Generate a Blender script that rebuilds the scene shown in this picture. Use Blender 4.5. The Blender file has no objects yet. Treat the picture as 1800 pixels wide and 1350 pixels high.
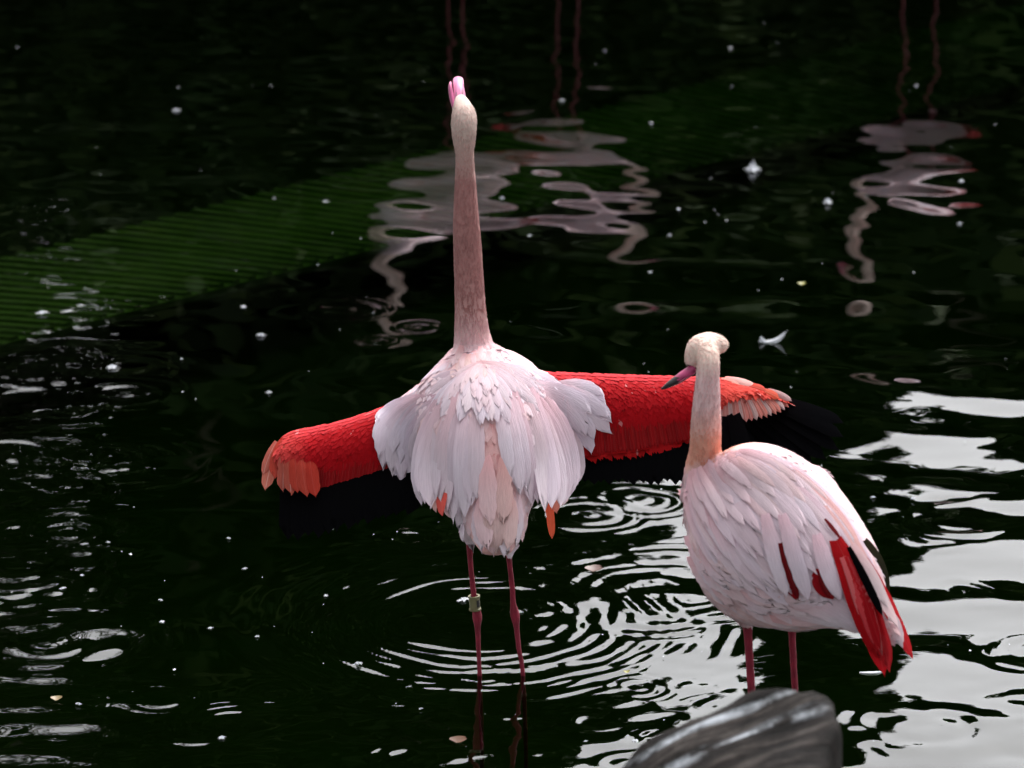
import bpy, bmesh, math, random
import numpy as np
from mathutils import Vector, Matrix
from mathutils.bvhtree import BVHTree

rnd = random.Random(7)
nrs = np.random.RandomState(11)
C = bpy.context.scene.collection
SC = bpy.context.scene

# ------------------------------------------------------------------ camera
CAM_H, PITCH, FPX = 2.887, math.radians(17.0), 7200.0       # FPX: focal length in 1800-px units
CAM = Vector((0, 0, CAM_H))
cd = bpy.data.cameras.new('camera'); cam = bpy.data.objects.new('camera', cd); C.objects.link(cam)
cam.location = CAM; cam.rotation_euler = (math.radians(90) - PITCH, 0, 0)
cd.sensor_width = 36; cd.lens = FPX / 1800 * 36; cd.clip_start = .1; cd.clip_end = 900
cd.dof.use_dof = True; cd.dof.focus_distance = 7.95; cd.dof.aperture_fstop = 5.6
SC.camera = cam

# ------------------------------------------------------------------ world, sun, exposure
SUN_EL, SUN_AZ = math.radians(56), math.radians(28)          # azimuth from +Y towards +X
w = bpy.data.worlds.new('World'); SC.world = w; w.use_nodes = True
nt = w.node_tree; nt.nodes.clear()
sky = nt.nodes.new('ShaderNodeTexSky'); sky.sky_type = 'NISHITA'; sky.sun_disc = False
sky.sun_elevation = SUN_EL; sky.sun_rotation = SUN_AZ; sky.dust_density = 4.0; sky.air_density = 1.0
hs = nt.nodes.new('ShaderNodeHueSaturation'); hs.inputs['Saturation'].default_value = .12
bg = nt.nodes.new('ShaderNodeBackground'); bg.inputs['Strength'].default_value = .15
wo = nt.nodes.new('ShaderNodeOutputWorld')
nt.links.new(sky.outputs[0], hs.inputs['Color']); nt.links.new(hs.outputs[0], bg.inputs['Color'])
nt.links.new(bg.outputs[0], wo.inputs[0])
sd = bpy.data.lights.new('sun', 'SUN'); so = bpy.data.objects.new('sun', sd); C.objects.link(so)
sd.energy = .6; sd.angle = math.radians(20); sd.color = (1, .97, .93)
sdir = Vector((math.sin(SUN_AZ) * math.cos(SUN_EL), math.cos(SUN_AZ) * math.cos(SUN_EL), math.sin(SUN_EL)))
so.rotation_euler = sdir.to_track_quat('Z', 'Y').to_euler(); so.location = (4, 10, 12)
SC.view_settings.view_transform = 'Standard'; SC.view_settings.look = 'None'
SC.view_settings.gamma = 1; SC.view_settings.use_curve_mapping = False
SC.view_settings.exposure = 1.85
SC.render.engine = 'CYCLES'
SC.cycles.use_denoising = True
SC.cycles.max_bounces = 8; SC.cycles.transparent_max_bounces = 12
SC.cycles.sample_clamp_indirect = 6

# ------------------------------------------------------------------ projection helpers
FWD = Vector((0, math.cos(PITCH), -math.sin(PITCH))); UPV = Vector((0, math.sin(PITCH), math.cos(PITCH))); RGT = Vector((1, 0, 0))
def ray(u, v): return (FWD + RGT * ((u - 900) / FPX) - UPV * ((v - 675) / FPX)).normalized()
def at_y(u, v, y):
    d = ray(u, v); return CAM + d * (y / d.y)
def at_z(u, v, z):
    d = ray(u, v); return CAM + d * ((z - CAM_H) / d.z)
def px(p):
    q = Vector(p) - CAM; f = q.dot(FWD)
    return 900 + FPX * q.x / f, 675 - FPX * q.dot(UPV) / f

# ------------------------------------------------------------------ materials
def mat(name):
    m = bpy.data.materials.new(name); m.use_nodes = True
    return m, m.node_tree, m.node_tree.nodes['Principled BSDF']
def N(nt, t, **kw):
    n = nt.nodes.new(t)
    for k, v in kw.items():
        if k in n.inputs: n.inputs[k].default_value = v
        else: setattr(n, k, v)
    return n
def L(nt, a, b): nt.links.new(a, b)
def ramp(nt, stops):
    r = nt.nodes.new('ShaderNodeValToRGB'); e = r.color_ramp.elements
    e[0].position, e[0].color = stops[0][0], (*stops[0][1], 1); e[1].position, e[1].color = stops[-1][0], (*stops[-1][1], 1)
    for p, c in stops[1:-1]:
        k = e.new(p); k.color = (*c, 1)
    return r
def mixc(nt, fac, a, b, blend='MIX'):
    m = nt.nodes.new('ShaderNodeMix'); m.data_type = 'RGBA'; m.blend_type = blend
    for i, s in ((0, fac), (6, a), (7, b)):
        if hasattr(s, 'is_linked'): L(nt, s, m.inputs[i])
        elif i == 0: m.inputs[0].default_value = s
        else: m.inputs[i].default_value = (*s, 1)
    return m.outputs[2]
def mth(nt, op, a, b=None):
    m = nt.nodes.new('ShaderNodeMath'); m.operation = op
    for i, s in enumerate((a, b)):
        if s is None: continue
        if hasattr(s, 'is_linked'): L(nt, s, m.inputs[i])
        else: m.inputs[i].default_value = s
    return m.outputs[0]

def feather_material(name, src, translucent=.3, shaft=.12, rough=.65, barb=.5, spec=.2, sheen=.05):
    """colour from the object (src='object') or from the mesh attribute Col; barbs and shaft from UV"""
    m, nt, p = mat(name)
    if src == 'object': col = N(nt, 'ShaderNodeObjectInfo').outputs['Color']
    else: col = N(nt, 'ShaderNodeVertexColor', layer_name='Col').outputs['Color']
    uv = N(nt, 'ShaderNodeUVMap').outputs[0]
    sx = N(nt, 'ShaderNodeSeparateXYZ'); L(nt, uv, sx.inputs[0])
    ax = mth(nt, 'ABSOLUTE', mth(nt, 'SUBTRACT', sx.outputs[0], .5))          # 0 at shaft, .5 at edge
    co = N(nt, 'ShaderNodeCombineXYZ')
    L(nt, mth(nt, 'MULTIPLY', mth(nt, 'SUBTRACT', sx.outputs[1], mth(nt, 'MULTIPLY', ax, .9)), 7), co.inputs[1])
    L(nt, mth(nt, 'MULTIPLY', sx.outputs[0], 13), co.inputs[0])
    oi = N(nt, 'ShaderNodeObjectInfo'); L(nt, mth(nt, 'MULTIPLY', oi.outputs['Random'], 60), co.inputs[2])
    nz = N(nt, 'ShaderNodeTexNoise', Scale=1.0, Detail=4.0, Roughness=.6); L(nt, co.outputs[0], nz.inputs['Vector'])
    f1 = ramp(nt, [(.30, (.74, .70, .73)), (.66, (1.0, 1.0, 1.0))]); L(nt, nz.outputs[0], f1.inputs[0])
    c1 = mixc(nt, barb, col, f1.outputs[0], 'MULTIPLY')
    sh = ramp(nt, [(0.0, (1, 1, 1)), (.035, (0, 0, 0))]); L(nt, ax, sh.inputs[0])
    c2 = mixc(nt, mth(nt, 'MULTIPLY', sh.outputs[0], shaft), c1, (.9, .82, .80))
    bs = ramp(nt, [(.08, (1.0, .80, .80)), (.62, (1, 1, 1))]); L(nt, sx.outputs[1], bs.inputs[0]); c2 = mixc(nt, 1.0, c2, bs.outputs[0], 'MULTIPLY')
    L(nt, c2, p.inputs['Base Color']); p.inputs['Roughness'].default_value = rough
    p.inputs['Specular IOR Level'].default_value = spec
    p.inputs['Sheen Weight'].default_value = sheen; p.inputs['Sheen Roughness'].default_value = .4
    bp = N(nt, 'ShaderNodeBump', Strength=.35, Distance=.002); L(nt, nz.outputs[0], bp.inputs['Height']); L(nt, bp.outputs[0], p.inputs['Normal'])
    tr = N(nt, 'ShaderNodeBsdfTranslucent'); L(nt, c2, tr.inputs['Color']); L(nt, bp.outputs[0], tr.inputs['Normal'])
    mx = N(nt, 'ShaderNodeMixShader'); mx.inputs[0].default_value = translucent
    L(nt, p.outputs[0], mx.inputs[1]); L(nt, tr.outputs[0], mx.inputs[2])
    L(nt, mx.outputs[0], nt.nodes['Material Output'].inputs['Surface'])
    return m
M = {}
M['feather'] = feather_material('pale_feather', 'object')
M['red_feather'] = feather_material('red_feather', 'object', .2, .03, .7, .6, .08, 0)
M['red_plume'] = feather_material('red_plumage', 'attr', .15, .0, .75, .7, .06, 0)
M['salmon_feather'] = feather_material('salmon_feather', 'object', .35, .35, .6, .9, .15, 0)
M['plume'] = feather_material('small_plumage', 'attr', .25, .1)
M['black_feather'] = feather_material('black_feather', 'object', 0.0, .0, .8)
_p = M['black_feather'].node_tree.nodes['Principled BSDF']; _p.inputs['Sheen Weight'].default_value = 0; _p.inputs['Specular IOR Level'].default_value = 0

def skin_material(name, rough, bump, scale):
    m, nt, p = mat(name)
    col = N(nt, 'ShaderNodeVertexColor', layer_name='Col').outputs['Color']
    tc = N(nt, 'ShaderNodeTexCoord')
    n1 = N(nt, 'ShaderNodeTexNoise', Scale=scale, Detail=5.0, Roughness=.65); L(nt, tc.outputs['Object'], n1.inputs['Vector'])
    r1 = ramp(nt, [(.3, (.88, .86, .86)), (.7, (1.05, 1.04, 1.04))]); L(nt, n1.outputs[0], r1.inputs[0])
    L(nt, mixc(nt, .8, col, r1.outputs[0], 'MULTIPLY'), p.inputs['Base Color'])
    p.inputs['Roughness'].default_value = rough; p.inputs['Specular IOR Level'].default_value = .3
    p.inputs['Sheen Weight'].default_value = .15
    bp = N(nt, 'ShaderNodeBump', Strength=bump, Distance=.003); L(nt, n1.outputs[0], bp.inputs['Height']); L(nt, bp.outputs[0], p.inputs['Normal'])
    return m
M['body'] = skin_material('velvet_plumage', .8, .35, 300.0)
M['wing_skin'] = skin_material('red_wing', .85, .3, 120.0)
for _n in ('wing_skin', 'body'):
    _p = M[_n].node_tree.nodes['Principled BSDF']; _p.inputs['Sheen Weight'].default_value = 0 if _n == 'wing_skin' else .05; _p.inputs['Specular IOR Level'].default_value = .05 if _n == 'wing_skin' else .2
M['bill'] = skin_material('bill_horn', .38, .12, 90.0)

# ------------------------------------------------------------------ object helpers
def link(o, parent=None):
    C.objects.link(o)
    if parent is not None: o.parent = parent
    return o
def thing(name, label, cat, loc=(0, 0, 0), group=None):
    o = bpy.data.objects.new(name, None); o.empty_display_size = .1; C.objects.link(o); o.location = loc
    return tag(o, label, cat, group)
def tag(o, label, cat, group=None):
    o['label'] = label; o['category'] = cat
    if group: o['group'] = group
    return o
def mesh_obj(name, verts, faces, material, parent=None, origin=(0, 0, 0), smooth=True, uv=None, col=None, loc=None):
    me = bpy.data.meshes.new(name); ox = Vector(origin)
    if isinstance(verts, np.ndarray): vs = (verts - np.array(ox)).tolist()
    else: vs = [Vector(v) - ox for v in verts]
    me.from_pydata(vs, [], faces); me.update()
    if smooth: me.polygons.foreach_set('use_smooth', [True] * len(me.polygons))
    if uv is not None:
        l = me.uv_layers.new(name='UVMap'); idx = np.empty(len(me.loops), dtype=np.int32); me.loops.foreach_get('vertex_index', idx)
        l.data.foreach_set('uv', np.asarray(uv, dtype=np.float32)[idx].ravel())
    if col is not None:
        a = me.color_attributes.new('Col', 'FLOAT_COLOR', 'POINT')
        c = np.ones((len(vs), 4), dtype=np.float32); c[:, :3] = np.asarray(col); a.data.foreach_set('color', c.ravel())
    me.materials.append(material)
    o = bpy.data.objects.new(name, me)
    if loc is not None: o.location = loc
    return link(o, parent)

def smooth_path(pts, n):
    """Catmull-Rom resample of rows (any number of columns)"""
    P = np.array([list(p) for p in pts], float)
    P = np.vstack([2 * P[0] - P[1], P, 2 * P[-1] - P[-2]])
    out = []; m = len(P) - 3
    for i in range(n):
        s = i / (n - 1) * m; k = min(int(s), m - 1); t = s - k
        a, b, c, d = P[k:k + 4]
        out.append(.5 * ((2 * b) + (c - a) * t + (2 * a - 5 * b + 4 * c - d) * t * t + (3 * b - a - 3 * c + d) * t ** 3))
    return np.array(out)

def tube(rows, n=24, seg=20, side=(1, 0, 0), close=True):
    """rows: x y z ra rb  -> verts, faces. ra along side, rb across"""
    R = smooth_path(rows, n); V = []; F = []
    S0 = np.array(side, float)
    for i in range(n):
        t = R[min(i + 1, n - 1), :3] - R[max(i - 1, 0), :3]; t /= np.linalg.norm(t) + 1e-12
        s = S0 - t * S0.dot(t)
        if np.linalg.norm(s) < .2: s = np.array([0, 0, 1.]) - t * t[2]
        s /= np.linalg.norm(s); b = np.cross(t, s)
        ra, rb = max(R[i, 3], 1e-4), max(R[i, 4], 1e-4)
        for k in range(seg):
            a = 2 * math.pi * k / seg; V.append(R[i, :3] + s * ra * math.cos(a) + b * rb * math.sin(a))
    for i in range(n - 1):
        for k in range(seg):
            a, b2 = i * seg + k, i * seg + (k + 1) % seg; F.append((a, b2, b2 + seg, a + seg))
    if close:
        c0 = len(V); V.append(R[0, :3]); V.append(R[-1, :3])
        for k in range(seg):
            F.append((c0, (k + 1) % seg, k)); F.append((c0 + 1, (n - 1) * seg + k, (n - 1) * seg + (k + 1) % seg))
    return np.array(V), F
def merge(parts):
    V = []; F = []; o = 0
    for v, f in parts:
        V.append(np.asarray(v)); F += [tuple(i + o for i in g) for g in f]; o += len(v)
    return np.vstack(V), F
def remesh(parts, voxel, smooth=4):
    V, F = merge(parts)
    me = bpy.data.meshes.new('tmp'); me.from_pydata(V.tolist(), [], F); me.update()
    o = bpy.data.objects.new('tmp', me); C.objects.link(o)
    r = o.modifiers.new('r', 'REMESH'); r.mode = 'VOXEL'; r.voxel_size = voxel
    if smooth:
        s = o.modifiers.new('s', 'SMOOTH'); s.iterations = smooth; s.factor = .5
    dg = bpy.context.evaluated_depsgraph_get(); ev = o.evaluated_get(dg); m2 = bpy.data.meshes.new_from_object(ev)
    v = np.empty(len(m2.vertices) * 3); m2.vertices.foreach_get('co', v); v = v.reshape(-1, 3)
    f = [tuple(p.vertices) for p in m2.polygons]
    bpy.data.objects.remove(o); bpy.data.meshes.remove(me); bpy.data.meshes.remove(m2)
    return v, f
def vnoise(p, s):
    """cheap smooth pseudo noise in -1..1 for arrays of points"""
    p = np.asarray(p) * s
    return (np.sin(p[:, 0] * 1.7 + 1.3 * np.sin(p[:, 1] * 1.1 + .7)) + np.sin(p[:, 1] * 2.3 + 1.7 * np.sin(p[:, 2] * 1.3)) + np.sin(p[:, 2] * 1.9 + 1.1 * np.sin(p[:, 0] * 2.1 + 2))) / 3

# ------------------------------------------------------------------ feathers
def feather_geo(P, Nn, width, cols=5, camber=.25, barb=.5, tip=.5, ragged=.06, base=.25, rr=rnd, peak=.45, twist=0.):
    """P centre line (n,3), Nn normals (n,3), width in metres. Returns verts, faces, uv"""
    n = len(P); V = []; UV = []; F = []
    seg = np.linalg.norm(np.diff(P, axis=0), axis=1); Lt = seg.sum() + 1e-9; cum = np.concatenate([[0], np.cumsum(seg)]) / Lt
    def pos(t):
        if t <= 0: return P[0] + (P[1] - P[0]) * (t * (n - 1))
        return np.array([np.interp(t, cum, P[:, k]) for k in range(3)])
    nr = n; half = (cols - 1) // 2
    rag = [[1 - ragged * rr.random() * (3 if rr.random() < .12 else 1) for _ in range(nr)] for _ in (0, 1)]
    cj = [rr.uniform(0, ragged) * (0 if c == half else 1) for c in range(cols)]
    for i in range(nr):
        t = i / (nr - 1)
        wl = base + (1 - base) * min(1, t / peak) ** .7 if t < peak else 1.0
        e = max(0, (t - (1 - tip)) / tip)
        wl *= math.sqrt(max(0, 1 - e ** 3.4)) if e > 0 else 1
        wl = max(wl, .03)
        for c in range(cols):
            q = (c - half) / half
            wq = q * width * .5 * wl * (rag[0 if q < 0 else 1][i] if abs(q) > .9 else 1)
            tb = t - barb * abs(wq) / Lt * (.6 + .4 * t) - cj[c] * t ** 4
            p = pos(tb); j = min(int(max(tb, 0) * (n - 1)), n - 2)
            tg = P[j + 1] - P[j]; tg = tg / (np.linalg.norm(tg) + 1e-9)
            nn = np.array([np.interp(t, cum, Nn[:, k]) for k in range(3)])
            nn = nn - tg * nn.dot(tg); nn /= np.linalg.norm(nn) + 1e-9
            sd_ = np.cross(tg, nn)
            p = p + sd_ * wq - nn * camber * abs(q) ** 1.7 * width * .5 * wl + nn * twist * wq
            V.append(p); UV.append((c / (cols - 1), t))
    for i in range(nr - 1):
        for c in range(cols - 1):
            a = i * cols + c; F.append((a, a + 1, a + cols + 1, a + cols))
    return np.array(V), F, np.array(UV)

def bez(p0, p1, p2, n):
    t = np.linspace(0, 1, n)[:, None]; p0, p1, p2 = (np.array(p, float) for p in (p0, p1, p2))
    return (1 - t) ** 2 * p0 + 2 * t * (1 - t) * p1 + t * t * p2

class Surf:
    """lays centre lines on a surface as it is seen from the photographer's side"""
    def __init__(s, V, F): s.b = BVHTree.FromPolygons([Vector(v) for v in V], F)
    def lay(s, path, lift0, lift1, dflt_y, smooth=6, lean=0.0, mono=False, ease=1.0):
        ys = []; ns = []
        for u, v in path:
            d = ray(u, v); h = s.b.ray_cast(CAM, d)
            ys.append(h[0].y if h[0] is not None else None); ns.append(h[1] if h[0] is not None else None)
        n = len(path)
        if all(y is None for y in ys): ys = [dflt_y] * n
        last = None
        for i in range(n):
            if ys[i] is None: ys[i] = None if last is None else last - lean * (path[i][1] - path[i - 1][1])
            if mono and last is not None and ys[i] > last: ys[i] = last - lean * .5 * (path[i][1] - path[i - 1][1])
            if ys[i] is not None and last is not None: last = ys[i]
            elif last is None: last = ys[i]
        first = next(y for y in ys if y is not None)
        ys = [first if y is None else y for y in ys]
        lastn = Vector((0, -1, .5)).normalized(); nn = []
        for i in range(n):
            if ns[i] is not None: lastn = ns[i] if ns[i].y < .3 else lastn
            nn.append(lastn)
        y = np.array(ys); K = np.array([list(a) for a in nn])
        for _ in range(smooth):
            y[1:-1] = .25 * y[:-2] + .5 * y[1:-1] + .25 * y[2:]; K[1:-1] = .25 * K[:-2] + .5 * K[1:-1] + .25 * K[2:]
        P = []; NN = []
        for i, (u, v) in enumerate(path):
            d = ray(u, v); p = CAM + d * (y[i] / d.y); lf = lift0 + (lift1 - lift0) * (i / (n - 1)) ** ease
            P.append(list(p - d * lf)); k = Vector(K[i]).normalized() * .7 - d * .6; NN.append(list(k.normalized()))
        return np.array(P), np.array(NN)

def add_feather(name, parent, origin, P, Nn, width, color, material, **kw):
    V, F, UV = feather_geo(P, Nn, width, **kw)
    o = mesh_obj(name, V, F, material, parent, origin, uv=UV); o.color = (*color, 1)
    return o
def jit(c, a=.04): 
    k = 1 + rnd.uniform(-a, a); return tuple(min(.95, max(.0, x * k + rnd.uniform(-a, a) * .3 * x)) for x in c)

def scatter_plumes(name, V, F, parent, origin, count, size, flow, color, mt='plume', keep=lambda p, n: True, lift=.25, wid=.45, seed=1, rows=4, cols=3, camber=.2, tip=.55, off=.0):
    """many small overlapping feathers over a surface, one joined mesh"""
    rs = np.random.RandomState(seed); V = np.asarray(V)
    T = [];
    for f in F:
        T.append((f[0], f[1], f[2]))
        if len(f) == 4: T.append((f[0], f[2], f[3]))
    T = np.array(T); a, b, c = V[T[:, 0]], V[T[:, 1]], V[T[:, 2]]
    cr = np.cross(b - a, c - a); ar = np.linalg.norm(cr, axis=1); nn = cr / (ar[:, None] + 1e-12)
    idx = rs.choice(len(T), size=count * 2, p=ar / ar.sum()); r1, r2 = np.sqrt(rs.rand(count * 2)), rs.rand(count * 2)
    pts = (1 - r1)[:, None] * a[idx] + (r1 * (1 - r2))[:, None] * b[idx] + (r1 * r2)[:, None] * c[idx]
    nrm = nn[idx]; kp_ = np.array([bool(keep(p, n)) for p, n in zip(pts, nrm)]); pts = pts[kp_][:count]; nrm = nrm[kp_][:count]; m_ = len(pts)
    D = np.array([flow(p, n) for p, n in zip(pts, nrm)]); D -= nrm * (D * nrm).sum(1)[:, None]; D /= np.linalg.norm(D, axis=1)[:, None] + 1e-9
    S = np.cross(nrm, D); D = D + S * rs.normal(0, .12, (m_, 1)); S = np.cross(nrm, D)
    Ls = np.array([size(p) for p in pts]) * rs.uniform(.75, 1.25, m_); rr = random.Random(seed); TV = []
    t = np.linspace(0, 1, rows)
    for _ in range(6):                                          # six feather shapes in a canonical frame (along, across, up)
        Pp = np.stack([t - .3, 0 * t, lift * t * (1 - .55 * t)], 1)
        v, f, u = feather_geo(Pp, np.repeat([[0, 0, 1.]], rows, 0), wid, cols=cols, camber=camber, tip=tip, ragged=.1, base=.5, rr=rr, barb=.4); TV.append(v)
    TV = np.array(TV)[rs.randint(0, 6, m_)]; nv = TV.shape[1]
    W = (pts + nrm * off)[:, None] + Ls[:, None, None] * (TV[..., :1] * D[:, None] + TV[..., 1:2] * S[:, None] + TV[..., 2:] * nrm[:, None])
    FF = (np.array(f)[None] + (np.arange(m_) * nv)[:, None, None]).reshape(-1, 4).tolist()
    CC = np.repeat(np.array([color(p, rs) for p in pts]), nv, 0)
    ob = mesh_obj(name, W.reshape(-1, 3), FF, M[mt], parent, origin, uv=np.tile(u, (m_, 1)), col=np.clip(CC, 0, .95))
    ob['kind'] = 'stuff'; return ob

# ================================================================== the setting
def sstep(a, b, x): 
    t = np.clip((x - a) / (b - a), 0, 1); return t * t * (3 - 2 * t)
def grid_mesh(xs, ys, Z):
    ny, nx = len(ys), len(xs); X, Y = np.meshgrid(xs, ys); V = np.stack([X.ravel(), Y.ravel(), Z.ravel()], 1)
    i = np.arange(nx - 1)[None] + nx * np.arange(ny - 1)[:, None]; i = i.ravel()
    return V, np.stack([i, i + 1, i + nx + 1, i + nx], 1)
def big_grid(name, V, F, material, kind='structure'):
    me = bpy.data.meshes.new(name); me.vertices.add(len(V)); me.vertices.foreach_set('co', V.astype(np.float32).ravel())
    me.loops.add(F.size); me.loops.foreach_set('vertex_index', F.astype(np.int32).ravel())
    me.polygons.add(len(F)); me.polygons.foreach_set('loop_start', np.arange(0, F.size, 4, dtype=np.int32))
    me.update(calc_edges=True); me.polygons.foreach_set('use_smooth', np.ones(len(F), dtype=bool))
    me.materials.append(material); o = bpy.data.objects.new(name, me); C.objects.link(o); o['kind'] = kind
    return o

# ground: one sheet with the pond basin in it
m, nt, p = mat('soil_and_mud'); tc = N(nt, 'ShaderNodeTexCoord'); nz = N(nt, 'ShaderNodeTexNoise', Scale=3.0, Detail=8.0, Roughness=.65)
L(nt, tc.outputs['Object'], nz.inputs['Vector']); rp = ramp(nt, [(.3, (.018, .017, .009)), (.5, (.03, .028, .012)), (.7, (.028, .04, .012))]); L(nt, nz.outputs[0], rp.inputs[0])
L(nt, rp.outputs[0], p.inputs['Base Color']); p.inputs['Roughness'].default_value = .95; M['soil'] = m
xs = np.concatenate([np.linspace(-400, -30, 12), np.linspace(-28, 28, 75), np.linspace(30, 400, 12)])
ys = np.concatenate([np.linspace(-400, -14, 12), np.linspace(-12, 34, 70), np.linspace(36, 500, 14)])
X, Y = np.meshgrid(xs, ys)
e = np.maximum(np.abs(X) / 15.0, np.where(Y > 10, (Y - 10) / 9.0, (10 - Y) / 7.0))
Z = -.36 + .75 * sstep(.86, 1.08, e) + .9 * sstep(3.5, .5, Y) * sstep(1.2, .95, np.abs(X) / 15)
Z += np.where(e > 1, .12, .02) * vnoise(np.stack([X.ravel(), Y.ravel(), X.ravel() * 0], 1), .45).reshape(X.shape)
V, F = grid_mesh(xs, ys, Z); big_grid('ground', V, F, M['soil'])

# water: height field of wavelets and rings, murky volume below
WX0, WX1, WY0, WY1 = -2.05, 2.05, 6.3, 15.2
xs = np.concatenate([np.linspace(-15, WX0 - .2, 40), np.arange(WX0, WX1, .009), np.linspace(WX1 + .2, 15, 40)])
ys = np.concatenate([np.linspace(1, WY0 - .2, 20), np.arange(WY0, WY1, .0062), np.linspace(WY1 + .2, 20.5, 22)])
X, Y = np.meshgrid(xs, ys); H = np.zeros_like(X)
Q = np.sqrt((Y * math.cos(PITCH) + CAM_H * math.sin(PITCH)) ** 2); UU = 900 + FPX * X / Q
VVp = 675 + FPX * np.tan(np.arctan2(CAM_H, Y) - PITCH)
def blob(u, v, su, sv): return np.exp(-((UU - u) / su) ** 2 - ((VVp - v) / sv) ** 2)
def waves(n, l0, l1, slope, seed, mask=1.0, spread=.9, head=0.0):
    rs = np.random.RandomState(seed); acc = np.zeros_like(X)
    for _ in range(n):
        lam = math.exp(rs.uniform(math.log(l0), math.log(l1))); k = 2 * math.pi / lam
        a = head + rs.normal(0, spread); ph = rs.rand() * 6.28
        acc += slope / k * math.sqrt(2.0 / n) * np.cos(k * (X * math.sin(a) + Y * math.cos(a)) + ph)
    H[...] += acc * mask
def lownoise(seed, l0, l1, n=9):
    rs = np.random.RandomState(seed); a = np.zeros_like(X)
    for _ in range(n):
        k = 2 * math.pi / rs.uniform(l0, l1); an = rs.rand() * 6.28; a += np.cos(k * (X * math.sin(an) + Y * math.cos(an)) + rs.rand() * 6.28)
    return a / math.sqrt(n / 2)
NZ1, NZ2 = lownoise(1, .12, .45), lownoise(2, .10, .35)
def ring(u, v, lam, slope, r0, r1, seed=0, patch=.6):
    """train of rings spreading from a pixel's place on the water between radii r0 and r1"""
    c = at_z(u, v, 0); k = 2 * math.pi / lam
    i0, i1 = np.searchsorted(xs, (c.x - r1, c.x + r1)); j0, j1 = np.searchsorted(ys, (c.y - r1, c.y + r1))
    if i1 - i0 < 3 or j1 - j0 < 3: return
    sl = (slice(j0, j1), slice(i0, i1)); x, y = X[sl] - c.x, Y[sl] - c.y
    R = np.hypot(x, y); A = np.arctan2(y, x); Rn = R + .10 * lam * NZ1[sl] + .03 * r1 * np.sin(2 * A + seed)
    env = sstep(r0, r0 + .3 * (r1 - r0), R) * (1 - sstep(r0 + .4 * (r1 - r0), r1, R)) * np.clip(1 - patch + patch * (NZ2[sl] * np.cos(seed) + NZ1[sl] * np.sin(seed)), 0, 1.6)
    H[sl] += slope / k * env * (np.cos(k * Rn * (1 + .25 * R / r1)) + .35 * np.cos(1.73 * k * Rn + seed))
right = sstep(1380, 1600, UU) * sstep(560, 760, VVp); left = sstep(330, 120, UU) * sstep(330, 700, VVp)
mid = blob(1080, 1060, 300, 190); low = sstep(1170, 1260, VVp)
waves(22, .45, 1.3, .010, 3, 1.0 + 1.2 * right, .5)
waves(26, .16, .42, .011, 4, .32 + .3 * sstep(480, 330, VVp) + 2.1 * right + 1.3 * left + 1.0 * mid + .5 * low, .45)
far = sstep(470, 330, VVp)
waves(24, .12, .26, .011, 14, .9 * far, .55)
waves(10, .3, .6, .011, 15, .9 * far, .3, 1.3)
waves(34, .06, .15, .015, 5, .01 + .5 * right + 1.6 * left + 1.3 * mid + .8 * low, .6)
waves(28, .036, .075, .012, 6, .0 + .15 * left + 1.1 * mid + .5 * low + .10 * right, .9)
ring(855, 1092, .044, .080, .05, .50, 3, .4); ring(855, 1092, .070, .05, .08, .62, 13, .5)
ring(843, 1185, .03, .08, .0, .10, 1, .2); ring(919, 1185, .03, .08, .0, .10, 2, .2)
ring(1150, 1030, .065, .07, .05, .40, 4); ring(1035, 905, .05, .10, .0, .17, 5, .3); ring(1130, 880, .055, .09, .0, .16, 12, .3); ring(720, 945, .055, .12, .0, .10, 6, .2)
ring(610, 543, .08, .15, .0, .14, 7, .2); ring(480, 513, .07, .14, .0, .08, 8, .2); ring(735, 575, .07, .14, .0, .08, 9, .2); ring(660, 600, .06, .1, 0, .07, 10, .2)
for i in range(16):
    ring(rnd.uniform(-30, 220), rnd.uniform(620, 1220), rnd.uniform(.05, .085), rnd.uniform(.05, .09), .0, rnd.uniform(.15, .4), 20 + i)
for i in range(7):
    ring(rnd.uniform(20, 260), rnd.uniform(360, 600), rnd.uniform(.07, .10), rnd.uniform(.08, .13), .0, rnd.uniform(.06, .13), 60 + i, .3)
for i in range(6):
    ring(rnd.uniform(1620, 1850), rnd.uniform(850, 1330), rnd.uniform(.09, .15), rnd.uniform(.04, .07), .0, rnd.uniform(.12, .3), 80 + i)
for i in range(14):
    ring(rnd.uniform(250, 1300), rnd.uniform(1180, 1345), rnd.uniform(.035, .06), rnd.uniform(.05, .09), .0, rnd.uniform(.05, .15), 100 + i)
edge = sstep(WX0 - .0, WX0 + .25, X) * sstep(WX1, WX1 - .25, X) * sstep(WY0, WY0 + .25, Y) * sstep(WY1, WY1 - .25, Y)
V, F = grid_mesh(xs, ys, H * (.15 + .85 * edge))
nx, ny = len(xs), len(ys)                                   # close the body of water below
bot = np.array([[xs[0], ys[0], -.8], [xs[-1], ys[0], -.8], [xs[-1], ys[-1], -.8], [xs[0], ys[-1], -.8]])
m, nt, p = mat('pond_water'); nt.nodes.remove(p)
fr = N(nt, 'ShaderNodeFresnel', IOR=1.42); gl = N(nt, 'ShaderNodeBsdfGlossy', Roughness=.0)
gl.inputs['Color'].default_value = (1, 1, 1, 1)
tr = N(nt, 'ShaderNodeBsdfTransparent'); tr.inputs['Color'].default_value = (.80, .86, .74, 1)
mx = N(nt, 'ShaderNodeMixShader'); L(nt, fr.outputs[0], mx.inputs[0]); L(nt, tr.outputs[0], mx.inputs[1]); L(nt, gl.outputs[0], mx.inputs[2])
L(nt, mx.outputs[0], nt.nodes['Material Output'].inputs['Surface'])
va = N(nt, 'ShaderNodeVolumeAbsorption', Density=5.0); va.inputs['Color'].default_value = (.38, .56, .16, 1)
L(nt, va.outputs[0], nt.nodes['Material Output'].inputs['Volume']); M['water'] = m
o0 = len(V); V = np.vstack([V, bot]); 
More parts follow.
